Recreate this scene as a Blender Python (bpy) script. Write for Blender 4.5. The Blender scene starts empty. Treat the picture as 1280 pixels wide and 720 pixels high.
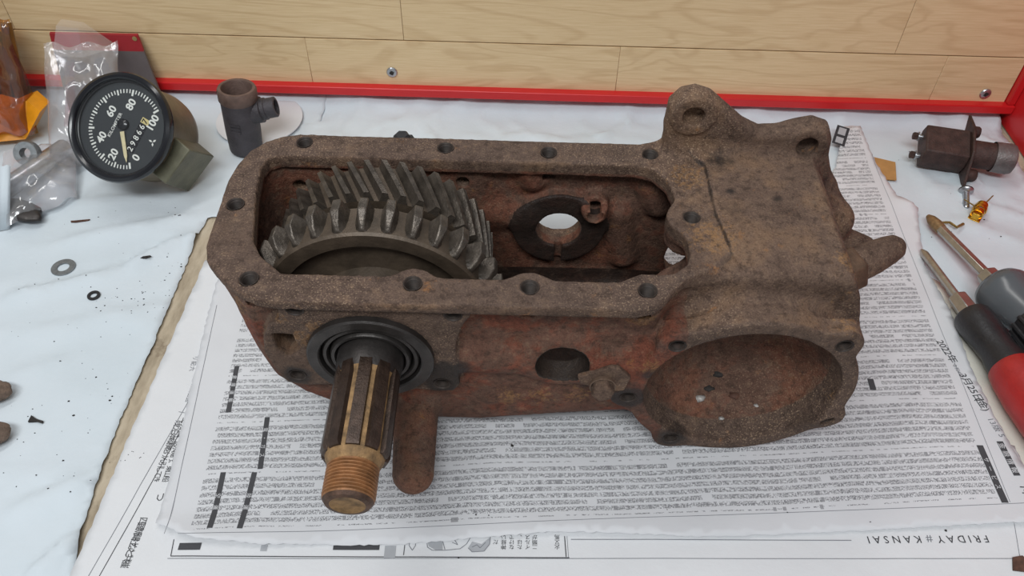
import bpy, bmesh, math, random
import numpy as np
from mathutils import Vector, Matrix, noise
from mathutils.geometry import delaunay_2d_cdt

random.seed(7)
sc = bpy.context.scene
COL = sc.collection
PI = math.pi

# ------------------------------------------------------------------ camera
F_PX, CAM_H = 1000.0, 0.46
PITCH, ROLL = math.radians(46.6), math.radians(1.21)
fw = Vector((0, math.cos(PITCH), -math.sin(PITCH)))
r0 = Vector((1, 0, 0)); d0 = Vector((0, -math.sin(PITCH), -math.cos(PITCH)))
cam_r = math.cos(ROLL) * r0 - math.sin(ROLL) * d0
cam_d = math.cos(ROLL) * d0 + math.sin(ROLL) * r0
cd = bpy.data.cameras.new('camera'); cam = bpy.data.objects.new('camera', cd); COL.objects.link(cam)
m = Matrix.Identity(4)
for i in range(3):
    m[i][0] = cam_r[i]; m[i][1] = -cam_d[i]; m[i][2] = -fw[i]
m[2][3] = CAM_H
cam.matrix_world = m
cd.sensor_width = 36.0; cd.lens = F_PX / 1280 * 36; cd.clip_start = 0.01; cd.clip_end = 20
sc.camera = cam

# ------------------------------------------------------------------ world, lamps, exposure
w = bpy.data.worlds.new('workshop'); sc.world = w; w.use_nodes = True
bg = w.node_tree.nodes['Background']; bg.inputs[0].default_value = (0.92, 0.95, 1.0, 1); bg.inputs[1].default_value = 0.30

def area(name, loc, target, sx, sy, power, col):
    l = bpy.data.lights.new(name, 'AREA'); l.shape = 'RECTANGLE'; l.size = sx; l.size_y = sy
    l.energy = power; l.color = col
    o = bpy.data.objects.new(name, l); COL.objects.link(o); o.location = loc
    o.rotation_euler = (Vector(target) - Vector(loc)).to_track_quat('-Z', 'Y').to_euler()
    return o
area('bench_tube_light', (-0.30, 0.60, 1.15), (-0.10, 0.42, 0), 1.1, 0.12, 3.9, (1.0, 0.985, 0.96))
area('ceiling_tube_light', (-0.20, -0.55, 1.50), (0.0, 0.45, 0), 1.2, 0.30, 19.0, (0.95, 0.985, 1.0))
sc.view_settings.view_transform = 'Standard'; sc.view_settings.look = 'None'
sc.view_settings.gamma = 1.0; sc.view_settings.use_curve_mapping = False
sc.view_settings.exposure = 0.0

# ------------------------------------------------------------------ measuring helpers: image point -> point of the place
def ray(u, v): return fw + cam_r * ((u - 640) / F_PX) + cam_d * ((v - 360) / F_PX)
def at(u, v, z=0.0):
    t = ray(u, v); k = (z - CAM_H) / t.z
    return Vector((t.x * k, t.y * k, z))
def at_y(u, v, y):
    t = ray(u, v); k = y / t.y
    return Vector((t.x * k, y, CAM_H + t.z * k))

# ------------------------------------------------------------------ object helpers
def tag(o, label=None, cat=None, group=None, kind=None):
    if label: o['label'] = label
    if cat: o['category'] = cat
    if group: o['group'] = group
    if kind: o['kind'] = kind
    return o
def empty(name, loc=(0, 0, 0), mat=None):
    o = bpy.data.objects.new(name, None); COL.objects.link(o)
    o.empty_display_size = 0.02
    if mat is not None: o.matrix_world = mat
    else: o.location = loc
    return o
def link(name, me, mat, parent=None, smooth=True):
    o = bpy.data.objects.new(name, me); COL.objects.link(o)
    if mat and not me.materials: me.materials.append(mat)
    if parent: o.parent = parent
    if smooth == 'flat': pass
    elif smooth: me.shade_smooth() if smooth is True else None
    if smooth == 'auto':
        try: me.set_sharp_from_angle(angle=math.radians(38))
        except Exception: pass
    return o
class MB:
    """collects shapes; build() links them as one mesh"""
    def __init__(s): s.v = []; s.f = []
    def add(s, vs, fs):
        b = len(s.v); s.v += [tuple(p) for p in vs]; s.f += [tuple(b + i for i in f) for f in fs]; return s
    def box(s, a, b, mat=None):
        x0, y0, z0 = a; x1, y1, z1 = b
        vs = [Vector(p) for p in ((x0,y0,z0),(x1,y0,z0),(x1,y1,z0),(x0,y1,z0),(x0,y0,z1),(x1,y0,z1),(x1,y1,z1),(x0,y1,z1))]
        if mat is not None: vs = [mat @ p for p in vs]
        return s.add(vs, [(3,2,1,0),(4,5,6,7),(0,1,5,4),(1,2,6,5),(2,3,7,6),(3,0,4,7)])
    def lathe(s, prof, n=32, mat=None, close=True):
        """prof: (radius, height) along +Z"""
        vs, fs, rings = [], [], []
        for r, h in prof:
            if r < 1e-7: vs.append(Vector((0, 0, h))); rings.append([len(vs) - 1])
            else:
                b = len(vs)
                for k in range(n): a = 2 * PI * k / n; vs.append(Vector((r * math.cos(a), r * math.sin(a), h)))
                rings.append(list(range(b, b + n)))
        for A, B in zip(rings, rings[1:]):
            for k in range(n):
                k2 = (k + 1) % n
                if len(A) == 1 and len(B) == 1: continue
                if len(A) == 1: fs.append((A[0], B[k2], B[k]))
                elif len(B) == 1: fs.append((A[k], A[k2], B[0]))
                else: fs.append((A[k], A[k2], B[k2], B[k]))
        if mat is not None: vs = [mat @ p for p in vs]
        return s.add(vs, fs)
    def tube(s, pts, rad, n=12, cap=True):
        pts = [Vector(p) for p in pts]
        if not hasattr(rad, '__len__'): rad = [rad] * len(pts)
        vs, fs = [], []
        up = Vector((0, 0, 1))
        for i, p in enumerate(pts):
            t = (pts[min(i + 1, len(pts) - 1)] - pts[max(i - 1, 0)]).normalized()
            if abs(t.dot(up)) > 0.95: up = Vector((0, 1, 0))
            a = t.cross(up).normalized(); b = a.cross(t).normalized()
            for k in range(n):
                q = 2 * PI * k / n; vs.append(p + (a * math.cos(q) + b * math.sin(q)) * rad[i])
        for i in range(len(pts) - 1):
            for k in range(n):
                k2 = (k + 1) % n; fs.append((i*n+k, i*n+k2, (i+1)*n+k2, (i+1)*n+k))
        if cap:
            fs.append(tuple(range(n))[::-1]); fs.append(tuple(range((len(pts)-1)*n, len(pts)*n)))
        return s.add(vs, fs)
    def prism(s, poly, z0, z1, mat=None):
        n = len(poly)
        vs = [Vector((p[0], p[1], z0)) for p in poly] + [Vector((p[0], p[1], z1)) for p in poly]
        if mat is not None: vs = [mat @ p for p in vs]
        return s.add(vs, [tuple(range(n))[::-1], tuple(range(n, 2*n))] + [(i, (i+1) % n, n+(i+1) % n, n+i) for i in range(n)])
    def mesh(s, name):
        me = bpy.data.meshes.new(name); me.from_pydata([tuple(p) for p in s.v], [], s.f); me.update()
        bm = bmesh.new(); bm.from_mesh(me); bmesh.ops.recalc_face_normals(bm, faces=bm.faces); bm.to_mesh(me); bm.free()
        return me
    def build(s, name, mat, parent=None, smooth='auto', bevel=0):
        o = link(name, s.mesh(name), mat, parent, smooth=True if smooth == 'auto' else smooth)
        if smooth == 'auto': o.data.set_sharp_from_angle(angle=math.radians(38))
        if bevel:
            b = o.modifiers.new('bevel', 'BEVEL'); b.width = bevel; b.segments = 2; b.limit_method = 'ANGLE'
        return o
def frame(origin, zdir, xdir=None):
    """matrix whose +Z runs along zdir"""
    z = Vector(zdir).normalized()
    x = Vector(xdir) if xdir is not None else (Vector((1, 0, 0)) if abs(z.x) < 0.9 else Vector((0, 1, 0)))
    x = (x - z * x.dot(z)).normalized(); y = z.cross(x)
    M = Matrix.Identity(4)
    for i in range(3): M[i][0] = x[i]; M[i][1] = y[i]; M[i][2] = z[i]; M[i][3] = origin[i]
    return M

# ------------------------------------------------------------------ materials
def srgb(r, g, b):
    f = lambda c: (c/255/12.92) if c/255 <= 0.04045 else ((c/255+0.055)/1.055)**2.4
    return (f(r), f(g), f(b), 1)
class N:
    def __init__(s, name):
        s.m = bpy.data.materials.new(name); s.m.use_nodes = True; s.t = s.m.node_tree; s.b = s.t.nodes['Principled BSDF']
    def n(s, typ, **kw):
        x = s.t.nodes.new(typ)
        for k, v in kw.items():
            if k in ('i',):
                for a, b in v.items(): s.set(x, a, b)
            else: setattr(x, k, v)
        return x
    def set(s, node, key, val):
        if isinstance(val, bpy.types.NodeSocket): s.t.links.new(val, node.inputs[key])
        else: node.inputs[key].default_value = val
    def math(s, op, a, b=0.0, c=0.0):
        x = s.n('ShaderNodeMath', operation=op); s.set(x, 0, a); s.set(x, 1, b)
        if op in ('MULTIPLY_ADD', 'SMOOTH_MIN', 'COMPARE', 'WRAP'): s.set(x, 2, c)
        return x.outputs[0]
    def mix(s, f, a, b, mode='MIX'):
        x = s.n('ShaderNodeMix', data_type='RGBA', blend_type=mode); s.set(x, 0, f); s.set(x, 6, a); s.set(x, 7, b); return x.outputs[2]
    def ramp(s, f, stops):
        x = s.n('ShaderNodeValToRGB'); s.set(x, 0, f); e = x.color_ramp.elements
        while len(e) < len(stops): e.new(0.5)
        for q, (p, c) in zip(e, stops): q.position = p; q.color = c
        return x.outputs[0]
    def step(s, f, lo, hi):
        x = s.n('ShaderNodeMapRange', interpolation_type='SMOOTHSTEP'); s.set(x, 0, f); s.set(x, 1, lo); s.set(x, 2, hi); return x.outputs[0]
    def noise(s, vec, scale, detail=4, rough=0.55, out=0):
        x = s.n('ShaderNodeTexNoise'); s.set(x, 'Vector', vec); s.set(x, 'Scale', scale); s.set(x, 'Detail', detail); s.set(x, 'Roughness', rough); return x.outputs[out]
    def obj(s): return s.n('ShaderNodeTexCoord').outputs['Object']
    def bump(s, h, dist, strength=1.0):
        x = s.n('ShaderNodeBump'); s.set(x, 'Height', h); s.set(x, 'Distance', dist); s.set(x, 'Strength', strength); s.set(s.b, 'Normal', x.outputs[0])
    def fin(s, col=None, rough=None, metal=None, spec=None):
        if col is not None: s.set(s.b, 'Base Color', col)
        if rough is not None: s.set(s.b, 'Roughness', rough)
        if metal is not None: s.set(s.b, 'Metallic', metal)
        if spec is not None: s.set(s.b, 'Specular IOR Level', spec)
        return s.m
def simple(name, col, rough=0.5, metal=0.0, var=0.25, scale=60, bump=0.0, spec=0.5):
    q = N(name); v = q.obj(); f = q.noise(v, scale, 5, 0.6)
    dark = tuple(c * (1 - var) for c in col[:3]) + (1,); lite = tuple(min(1, c * (1 + var)) for c in col[:3]) + (1,)
    if bump: q.bump(q.noise(v, scale * 6, 4), bump)
    return q.fin(q.ramp(f, [(0.3, dark), (0.7, lite)]), rough, metal, spec)

def cast_material():
    q = N('rusty_cast_iron'); v = q.obj()
    def attr(n): return q.n('ShaderNodeAttribute', attribute_name=n).outputs['Fac']
    paint, mach, oil_shade, crust = attr('paint'), attr('mach'), attr('oil_shade'), attr('crust')
    n1 = q.noise(v, 28, 6, 0.6); n2 = q.noise(v, 95, 6, 0.65); n3 = q.noise(v, 980, 2, 0.6); n4 = q.noise(v, 9, 4, 0.5)
    rust = q.ramp(n1, [(0.25, srgb(70, 54, 46)), (0.5, srgb(102, 82, 70)), (0.62, srgb(118, 93, 74)), (0.8, srgb(98, 86, 78))])
    mcol = q.ramp(n2, [(0.25, srgb(70, 56, 49)), (0.55, srgb(94, 77, 68)), (0.8, srgb(112, 90, 73))])
    col = q.mix(q.math('MULTIPLY', mach, 0.8), rust, mcol)
    red = q.ramp(n2, [(0.25, srgb(74, 44, 34)), (0.5, srgb(112, 63, 48)), (0.75, srgb(134, 80, 62))])
    pm = q.math('MULTIPLY', paint, q.step(q.math('ADD', n1, q.math('MULTIPLY', n2, 0.4)), 0.58, 0.80))
    pm = q.math('MAXIMUM', pm, q.math('MULTIPLY', paint, 0.34))
    col = q.mix(pm, col, red)
    # orange rust scale
    col = q.mix(q.math('MULTIPLY', q.step(q.noise(v, 60, 8, 0.72), 0.60, 0.72), 0.6), col, srgb(158, 108, 62))
    col = q.mix(q.math('MULTIPLY', q.step(q.math('ADD', crust, q.math('MULTIPLY', q.math('SUBTRACT', q.noise(v, 330, 5, 0.75), 0.5), 3.0)), 0.55, 1.0), 0.5), col, srgb(156, 116, 74))
    # pale grit
    col = q.mix(q.math('MULTIPLY', q.step(n3, 0.56, 0.68), q.math('MULTIPLY', q.math('SUBTRACT', 1.0, q.math('MULTIPLY', paint, 0.8)), q.math('MULTIPLY_ADD', q.step(n4, 0.40, 0.60), 0.48, 0.16))), col, srgb(176, 150, 124))
    col = q.mix(q.math('MULTIPLY', q.step(n3, 0.45, 0.33), 0.34), col, srgb(44, 34, 28))
    n5 = q.noise(v, 210, 5, 0.7)
    col = q.mix(q.math('MULTIPLY', q.step(n5, 0.50, 0.34), 0.55), col, srgb(50, 38, 31))
    col = q.mix(q.math('MULTIPLY', q.step(n5, 0.54, 0.70), 0.30), col, srgb(150, 124, 100))
    # dark grease, painted bore shade and the darkened cavity
    g = q.math('MULTIPLY', q.step(q.math('ADD', oil_shade, q.math('MULTIPLY', q.math('SUBTRACT', n2, 0.5), 0.9)), 0.35, 0.75), 0.86)
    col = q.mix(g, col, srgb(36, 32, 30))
    col = q.mix(q.math('MULTIPLY', q.step(q.noise(v, 17, 5, 0.6), 0.58, 0.72), 0.45), col, srgb(58, 46, 40))
    h = q.math('ADD', q.math('MULTIPLY', n3, 0.35), q.math('ADD', n2, q.math('MULTIPLY', n5, 0.5)))
    q.bump(h, 0.0020, 0.75)
    return q.fin(col, q.math('MULTIPLY_ADD', g, -0.35, 0.82), 0.0, 0.28)
M = {}
M['cast'] = cast_material()
M['thread'] = simple('threaded_steel_hole', srgb(58, 48, 42), 0.6, 0.2, 0.4, 400)
M['gear'] = simple('oiled_gear_steel', srgb(88, 80, 72), 0.36, 0.5, 0.5, 90, 0.0004)
M['gear_face'] = simple('gear_web_steel', srgb(86, 74, 62), 0.5, 0.35, 0.4, 60, 0.0003)
M['black_steel'] = simple('dark_bearing_steel', srgb(62, 58, 56), 0.42, 0.55, 0.35, 90, 0.0002)
M['spline'] = simple('dark_spline_steel', srgb(66, 52, 44), 0.42, 0.5, 0.45, 130, 0.0004)
M['spline_groove'] = simple('rusty_spline_groove', srgb(138, 108, 72), 0.7, 0.0, 0.55, 160, 0.0004)
M['thread_rust'] = simple('rusty_shaft_thread', srgb(150, 104, 66), 0.55, 0.25, 0.4, 120, 0.0003)
M['shaft_end'] = simple('rusty_shaft_end', srgb(84, 62, 50), 0.6, 0.3, 0.5, 200, 0.0003)
M['bolt'] = simple('rusty_bolt_steel', srgb(104, 84, 70), 0.6, 0.3, 0.35, 200, 0.0004)
M['plate'] = simple('rusty_lock_plate', srgb(92, 70, 54), 0.7, 0.2, 0.45, 120, 0.0004)
M['red_steel'] = simple('red_painted_steel', srgb(200, 32, 36), 0.35, 0.0, 0.06, 20)
M['zinc'] = simple('zinc_screw', srgb(176, 178, 182), 0.3, 0.9, 0.15, 200)
M['washer'] = simple('dull_zinc_washer', srgb(136, 140, 142), 0.45, 0.7, 0.2, 300)
M['black_rubber'] = simple('black_rubber_ring', srgb(36, 36, 38), 0.5, 0.0, 0.2, 200)
M['bezel'] = simple('glossy_black_bezel', srgb(24, 25, 30), 0.18, 0.0, 0.15, 60)
M['dial'] = simple('matt_black_dial', srgb(42, 46, 50), 0.6, 0.0, 0.1, 80)
M['dial_white'] = simple('dial_print_white', srgb(232, 232, 226), 0.6, 0.0, 0.03)
M['needle'] = simple('cream_needle', srgb(222, 208, 166), 0.5, 0.0, 0.1, 300)
M['olive'] = simple('olive_drab_can', srgb(120, 108, 88), 0.42, 0.25, 0.3, 35, 0.0003)
M['olive_green'] = simple('olive_green_box', srgb(100, 98, 80), 0.5, 0.15, 0.28, 60, 0.0003)
M['tee'] = simple('dark_cast_fitting', srgb(66, 62, 66), 0.55, 0.2, 0.25, 80, 0.0006)
M['tee_rim'] = simple('rusty_fitting_rim', srgb(104, 84, 76), 0.6, 0.2, 0.3, 90, 0.0004)
M['switch'] = simple('dark_rusty_switch', srgb(66, 48, 43), 0.6, 0.15, 0.45, 120, 0.0006)
M['switch_cap'] = simple('grey_switch_button', srgb(112, 110, 108), 0.45, 0.5, 0.3, 120, 0.0004)
M['brass'] = simple('brass_terminal', srgb(212, 166, 62), 0.25, 0.95, 0.2, 200)
M['brass_wire'] = simple('dull_brass_wire', srgb(150, 122, 70), 0.4, 0.7, 0.2, 200)
M['steel'] = simple('satin_tool_steel', srgb(176, 172, 164), 0.3, 0.9, 0.18, 150)
M['shank_tip'] = simple('rusty_driver_tip', srgb(140, 112, 78), 0.5, 0.5, 0.35, 250)
M['red_grip'] = simple('red_rubber_grip', srgb(172, 40, 38), 0.42, 0.0, 0.14, 60, 0.0003)
M['black_grip'] = simple('black_plastic_grip', srgb(38, 37, 39), 0.4, 0.0, 0.25, 80, 0.0003)
M['rock'] = simple('rusty_lug', srgb(122, 102, 88), 0.85, 0.0, 0.4, 250, 0.0012)
M['cardboard'] = simple('brown_cardboard', srgb(176, 132, 78), 0.8, 0.0, 0.12, 90)
M['card_grey'] = simple('dark_grey_card', srgb(96, 88, 88), 0.5, 0.0, 0.12, 60)
M['card_red'] = simple('dark_red_card', srgb(150, 32, 40), 0.45, 0.0, 0.1, 60)
M['rivet'] = simple('brass_rivet', srgb(180, 160, 110), 0.4, 0.6, 0.1)
M['amber'] = None
M['orange'] = simple('orange_yellow_wrap', srgb(226, 148, 24), 0.35, 0.0, 0.25, 40)
M['dirt'] = simple('dark_rust_flake', srgb(86, 58, 46), 0.8, 0.0, 0.4, 300)
M['grit'] = simple('black_grit', srgb(50, 46, 44), 0.9, 0.0, 0.4, 300)
M['crumb'] = simple('grey_metal_crumb', srgb(170, 166, 162), 0.5, 0.3, 0.4, 400)
M['ink'] = simple('black_ink', srgb(52, 52, 56), 0.85, 0.0, 0.08)
M['ink_bar'] = simple('dark_grey_ink', srgb(70, 70, 73), 0.85, 0.0, 0.08)
M['ink_line'] = simple('thin_grey_ink', srgb(120, 122, 128), 0.85, 0.0, 0.05)
M['ink_grey'] = simple('pale_grey_ink', srgb(168, 170, 174), 0.85, 0.0, 0.08)
M['paper_print'] = simple('unprinted_white', srgb(214, 215, 218), 0.85, 0.0, 0.02)
M['dark'] = simple('dark_backing', srgb(64, 52, 50), 0.8, 0.0, 0.2)

def film(name, tint, gloss, rough=0.08, haze=0.01):
    q = N(name); t = q.t; out = t.nodes['Material Output']
    tr = q.n('ShaderNodeBsdfTransparent'); tr.inputs[0].default_value = tint
    gl = q.n('ShaderNodeBsdfGlossy'); gl.inputs['Roughness'].default_value = rough; gl.inputs['Color'].default_value = (1, 1, 1, 1)
    df = q.n('ShaderNodeBsdfDiffuse'); df.inputs[0].default_value = (0.85, 0.85, 0.86, 1)
    lw = q.n('ShaderNodeLayerWeight'); lw.inputs[0].default_value = 0.25
    a = q.n('ShaderNodeMixShader'); q.set(a, 0, q.math('MULTIPLY_ADD', lw.outputs['Fresnel'], 0.8, gloss)); t.links.new(tr.outputs[0], a.inputs[1]); t.links.new(gl.outputs[0], a.inputs[2])
    b = q.n('ShaderNodeMixShader'); b.inputs[0].default_value = haze; t.links.new(a.outputs[0], b.inputs[1]); t.links.new(df.outputs[0], b.inputs[2])
    t.links.new(b.outputs[0], out.inputs[0])
    return q.m
M['film'] = film('clear_plastic_film', (0.95, 0.94, 0.95, 1), 0.07, 0.14, 0.13)
M['film_pink'] = film('clear_film_pink_print', (0.93, 0.70, 0.74, 1), 0.05, 0.2, 0.05)
M['amber'] = film('amber_plastic_film', (0.80, 0.55, 0.20, 1), 0.08, 0.12, 0.02)
M['lens'] = film('dial_glass', (0.97, 0.98, 0.98, 1), 0.015, 0.02)
def grey_translucent():
    q = N('smoky_clear_grip'); return q.fin(srgb(112, 117, 121), 0.22, 0.0, 0.5)
M['smoke'] = grey_translucent(); M['smoke'].node_tree.nodes['Principled BSDF'].inputs['Transmission Weight'].default_value = 0.45

def white_paper(name, c0, c1):
    q = N(name); v = q.obj()
    q.bump(q.noise(v, 45, 5, 0.6), 0.0022, 0.35)
    q.set(q.b, 'Subsurface Weight', 0.0)
    return q.fin(q.ramp(q.noise(v, 6, 5, 0.6), [(0.35, c0), (0.65, c1)]), 0.75, 0.0, 0.2)
M['white_paper'] = white_paper('white_packing_paper', srgb(203, 213, 219), srgb(212, 220, 226))
M['cream_paper'] = white_paper('cream_packing_paper', srgb(206, 203, 192), srgb(216, 214, 204))
M['news_plain'] = white_paper('newsprint', srgb(216, 217, 219), srgb(222, 223, 225))

def stock_print():
    q = N('stock_table_newsprint'); uv = q.n('ShaderNodeUVMap', uv_map='page').outputs[0]
    warp = q.noise(uv, 9, 2, 0.5, out=1)
    wv = q.n('ShaderNodeVectorMath', operation='SUBTRACT'); q.set(wv, 0, warp); wv.inputs[1].default_value = (0.5, 0.5, 0.5)
    ws = q.n('ShaderNodeVectorMath', operation='SCALE'); q.set(ws, 0, wv.outputs[0]); ws.inputs['Scale'].default_value = 0.006
    ad = q.n('ShaderNodeVectorMath', operation='ADD'); q.set(ad, 0, uv); q.set(ad, 1, ws.outputs[0])
    sp = q.n('ShaderNodeSeparateXYZ'); q.set(sp, 0, ad.outputs[0]); U, V = sp.outputs[0], sp.outputs[1]
    sp0 = q.n('ShaderNodeSeparateXYZ'); q.set(sp0, 0, uv); U0, V0 = sp0.outputs[0], sp0.outputs[1]
    pitch = 0.0049
    rv = q.math('DIVIDE', V, pitch); row = q.math('FLOOR', rv); fr = q.math('FRACT', rv)
    def cells(du, dv, seed):
        cx = q.math('FLOOR', q.math('DIVIDE', U, du)); cy = q.math('FLOOR', q.math('DIVIDE', V, dv))
        cb = q.n('ShaderNodeCombineXYZ'); q.set(cb, 0, cx); q.set(cb, 1, cy); cb.inputs[2].default_value = seed
        x = q.n('ShaderNodeTexWhiteNoise', noise_dimensions='3D'); q.set(x, 0, cb.outputs[0]); return x.outputs[0]
    band = q.math('MULTIPLY', q.math('GREATER_THAN', fr, 0.14), q.math('LESS_THAN', fr, 0.80))
    fine = q.step(cells(0.00042, 0.00045, 1.0), 0.30, 0.62)
    chars = q.math('GREATER_THAN', cells(0.0012, 0.0013, 2.0), 0.08)
    words = q.math('GREATER_THAN', cells(0.0062, 0.0049, 3.0), 0.02)
    # each seventh row is a thin broken heading row
    m7 = q.math('FRACT', q.math('DIVIDE', q.math('ADD', row, 0.5), 8.0))
    head = q.math('LESS_THAN', m7, 0.125)
    thin = q.math('MULTIPLY', q.math('GREATER_THAN', fr, 0.42), q.math('LESS_THAN', fr, 0.60))
    body = q.math('MULTIPLY', q.math('MULTIPLY', band, fine), q.math('MULTIPLY', chars, words))
    hd = q.math('MULTIPLY', q.math('MULTIPLY', thin, chars), q.math('GREATER_THAN', cells(0.0024, 0.0049, 5.0), 0.3))
    ink = q.math('ADD', q.math('MULTIPLY', body, q.math('SUBTRACT', 1.0, head)), q.math('MULTIPLY', q.math('MULTIPLY', hd, fine), head))
    # occasional bold name
    bold = q.math('MULTIPLY', band, q.math('GREATER_THAN', cells(0.0022, 0.0049, 7.0), 0.985))
    ink = q.math('MAXIMUM', ink, q.math('MULTIPLY', bold, 0.75))
    # page frame
    ins = q.math('MULTIPLY', q.math('MULTIPLY', q.math('GREATER_THAN', U0, 0.010), q.math('LESS_THAN', U0, q.math('MULTIPLY_ADD', V0, 0.117, 0.518))),
                 q.math('MULTIPLY', q.math('GREATER_THAN', V0, 0.0005), q.math('LESS_THAN', V0, 0.47)))
    ink = q.math('MULTIPLY', ink, ins)
    q.bump(q.noise(uv, 45, 4, 0.55), 0.0015, 0.3)
    pap = q.ramp(q.noise(uv, 7, 4), [(0.35, srgb(208, 209, 212)), (0.65, srgb(217, 218, 221))])
    return q.fin(q.mix(q.math('MULTIPLY', ink, 0.68), pap, srgb(58, 58, 64)), 0.8, 0.0, 0.15)
M['stock'] = stock_print()

def plank(name, seed):
    q = N(name); o = q.obj()
    mp = q.n('ShaderNodeMapping'); q.set(mp, 0, o); mp.inputs['Location'].default_value = (seed * 3.1, 0, seed * 1.7); mp.inputs['Scale'].default_value = (1.0, 1.0, 5.0)
    v = mp.outputs[0]
    wv = q.n('ShaderNodeTexNoise'); q.set(wv, 'Vector', v); q.set(wv, 'Scale', 3.2); q.set(wv, 'Detail', 3); q.set(wv, 'Distortion', 0.9)
    rings = q.math('FRACT', q.math('MULTIPLY', wv.outputs[0], 11.0))
    ln = q.math('SUBTRACT', 1.0, q.step(q.math('ABSOLUTE', q.math('SUBTRACT', rings, 0.5)), 0.0, 0.25))
    mp2 = q.n('ShaderNodeMapping'); q.set(mp2, 0, o); mp2.inputs['Scale'].default_value = (1.0, 1.0, 26.0); mp2.inputs['Location'].default_value = (seed, 0, seed)
    gr = q.noise(mp2.outputs[0], 30, 5, 0.65)
    base = q.ramp(gr, [(0.3, srgb(214, 186, 142)), (0.6, srgb(228, 203, 162)), (0.8, srgb(234, 211, 172))])
    col = q.mix(q.math('MULTIPLY', ln, 0.26), base, srgb(176, 138, 92))
    vo = q.n('ShaderNodeTexNoise'); q.set(vo, 'Vector', o); q.set(vo, 'Scale', 5); q.set(vo, 'Detail', 2)
    col = q.mix(q.math('MULTIPLY', vo.outputs[0], 0.22), col, srgb(196, 162, 114))
    q.bump(gr, 0.0002, 0.4)
    return q.fin(col, 0.45, 0.0, 0.35)
def bench_wood():
    q = N('worn_bench_board'); o = q.obj()
    mp = q.n('ShaderNodeMapping'); q.set(mp, 0, o); mp.inputs['Scale'].default_value = (1, 0.25, 1)
    n1 = q.noise(mp.outputs[0], 90, 6, 0.65)
    col = q.ramp(n1, [(0.3, srgb(150, 136, 116)), (0.55, srgb(186, 172, 150)), (0.8, srgb(200, 188, 168))])
    col = q.mix(q.math('MULTIPLY', q.step(q.noise(o, 42, 6, 0.7), 0.56, 0.70), 0.6), col, srgb(104, 86, 70))
    q.bump(n1, 0.0006, 0.5)
    return q.fin(col, 0.8, 0, 0.2)
M['bench'] = bench_wood()

# ================================================================== the setting
WALL = Matrix.Translation((0, 0.6885, 0)) @ Matrix.Rotation(math.radians(-0.77), 4, 'Z')
top = MB().box((-0.75, 0.05, -0.036), (0.53, 0.76, -0.006)).build('workbench_top', M['bench'], None, smooth='flat')
tag(top, 'worn pale wooden workbench top under the papers', 'workbench', kind='structure')
wall = empty('wall_back', mat=WALL); tag(wall, 'pale birch board panel behind the bench', 'wall', kind='structure')
ZJ = 0.0685
rows = [(0.019, ZJ - 0.0006, [-0.62, -0.202, 0.098, 0.407, 0.481]), (ZJ + 0.0006, 0.26, [-0.62, -0.478, -0.1075, 0.356, 0.481])]
k = 0
for z0, z1, xs in rows:
    for a, b in zip(xs, xs[1:]):
        k += 1
        o = MB().box((a + 0.00012, 0, z0), (b - 0.00012, 0.018, z1)).build('plank', plank('birch_plank_%d' % k, k), wall, bevel=0.0004)
MB().box((-0.63, 0.019, 0.0115), (0.50, 0.03, 0.27)).build('backing_sheet', M['dark'], wall, smooth='flat')
# red steel frame around the boards
fr = empty('trim_1', mat=WALL); tag(fr, 'red painted steel frame edging the board panel', 'frame', kind='structure')
b = MB(); b.box((-0.63, -0.0085, 0.0115), (0.489, 0.016, 0.0205)); b.build('bottom_rail', M['red_steel'], fr, bevel=0.0012)
b = MB(); b.box((0.4815, -0.006, 0.0205), (0.489, 0.018, 0.27)); b.build('corner_post', M['red_steel'], fr, bevel=0.001)
b = MB(); b.box((0.489, -0.45, -0.004), (0.493, 0.02, 0.27)); b.build('side_sheet', M['red_steel'], fr, smooth='flat')
b = MB(); b.box((-0.63, 0.034, -0.005), (0.489, 0.038, 0.0115)); b.build('shadow_gap_board', M['dark'], fr, smooth='flat')  # dark board added to stand for the shade under the rail
for (u, v), lab in (((490, 90), 'silver screw head in lower board above the middle of the red rail'), ((1231, 116), 'silver screw head in lower board beside the right red post')):
    p = at_y(u, v, 0.690 if u < 800 else 0.6835)
    s = empty('wood_screw', mat=frame((p.x, 0.6885 - 0.01344 * p.x - 0.0002, p.z), WALL.to_3x3() @ Vector((0, -1, 0)))); tag(s, lab, 'screw', 'screws in the board panel')
    MB().lathe([(0.0052, 0), (0.0054, 0.0006), (0.0046, 0.0016), (0.0022, 0.002), (0.0018, 0.0008), (0, 0.0008)], 20).build('screw_head', M['zinc'], s)
    c = MB()
    for a in (0.3, 0.3 + PI / 2):
        c.box((-0.0026, -0.0004, 0.0008), (0.0026, 0.0004, 0.0021), Matrix.Rotation(a, 4, 'Z'))
    c.build('cross_recess', M['grit'], s, smooth='flat')

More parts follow.
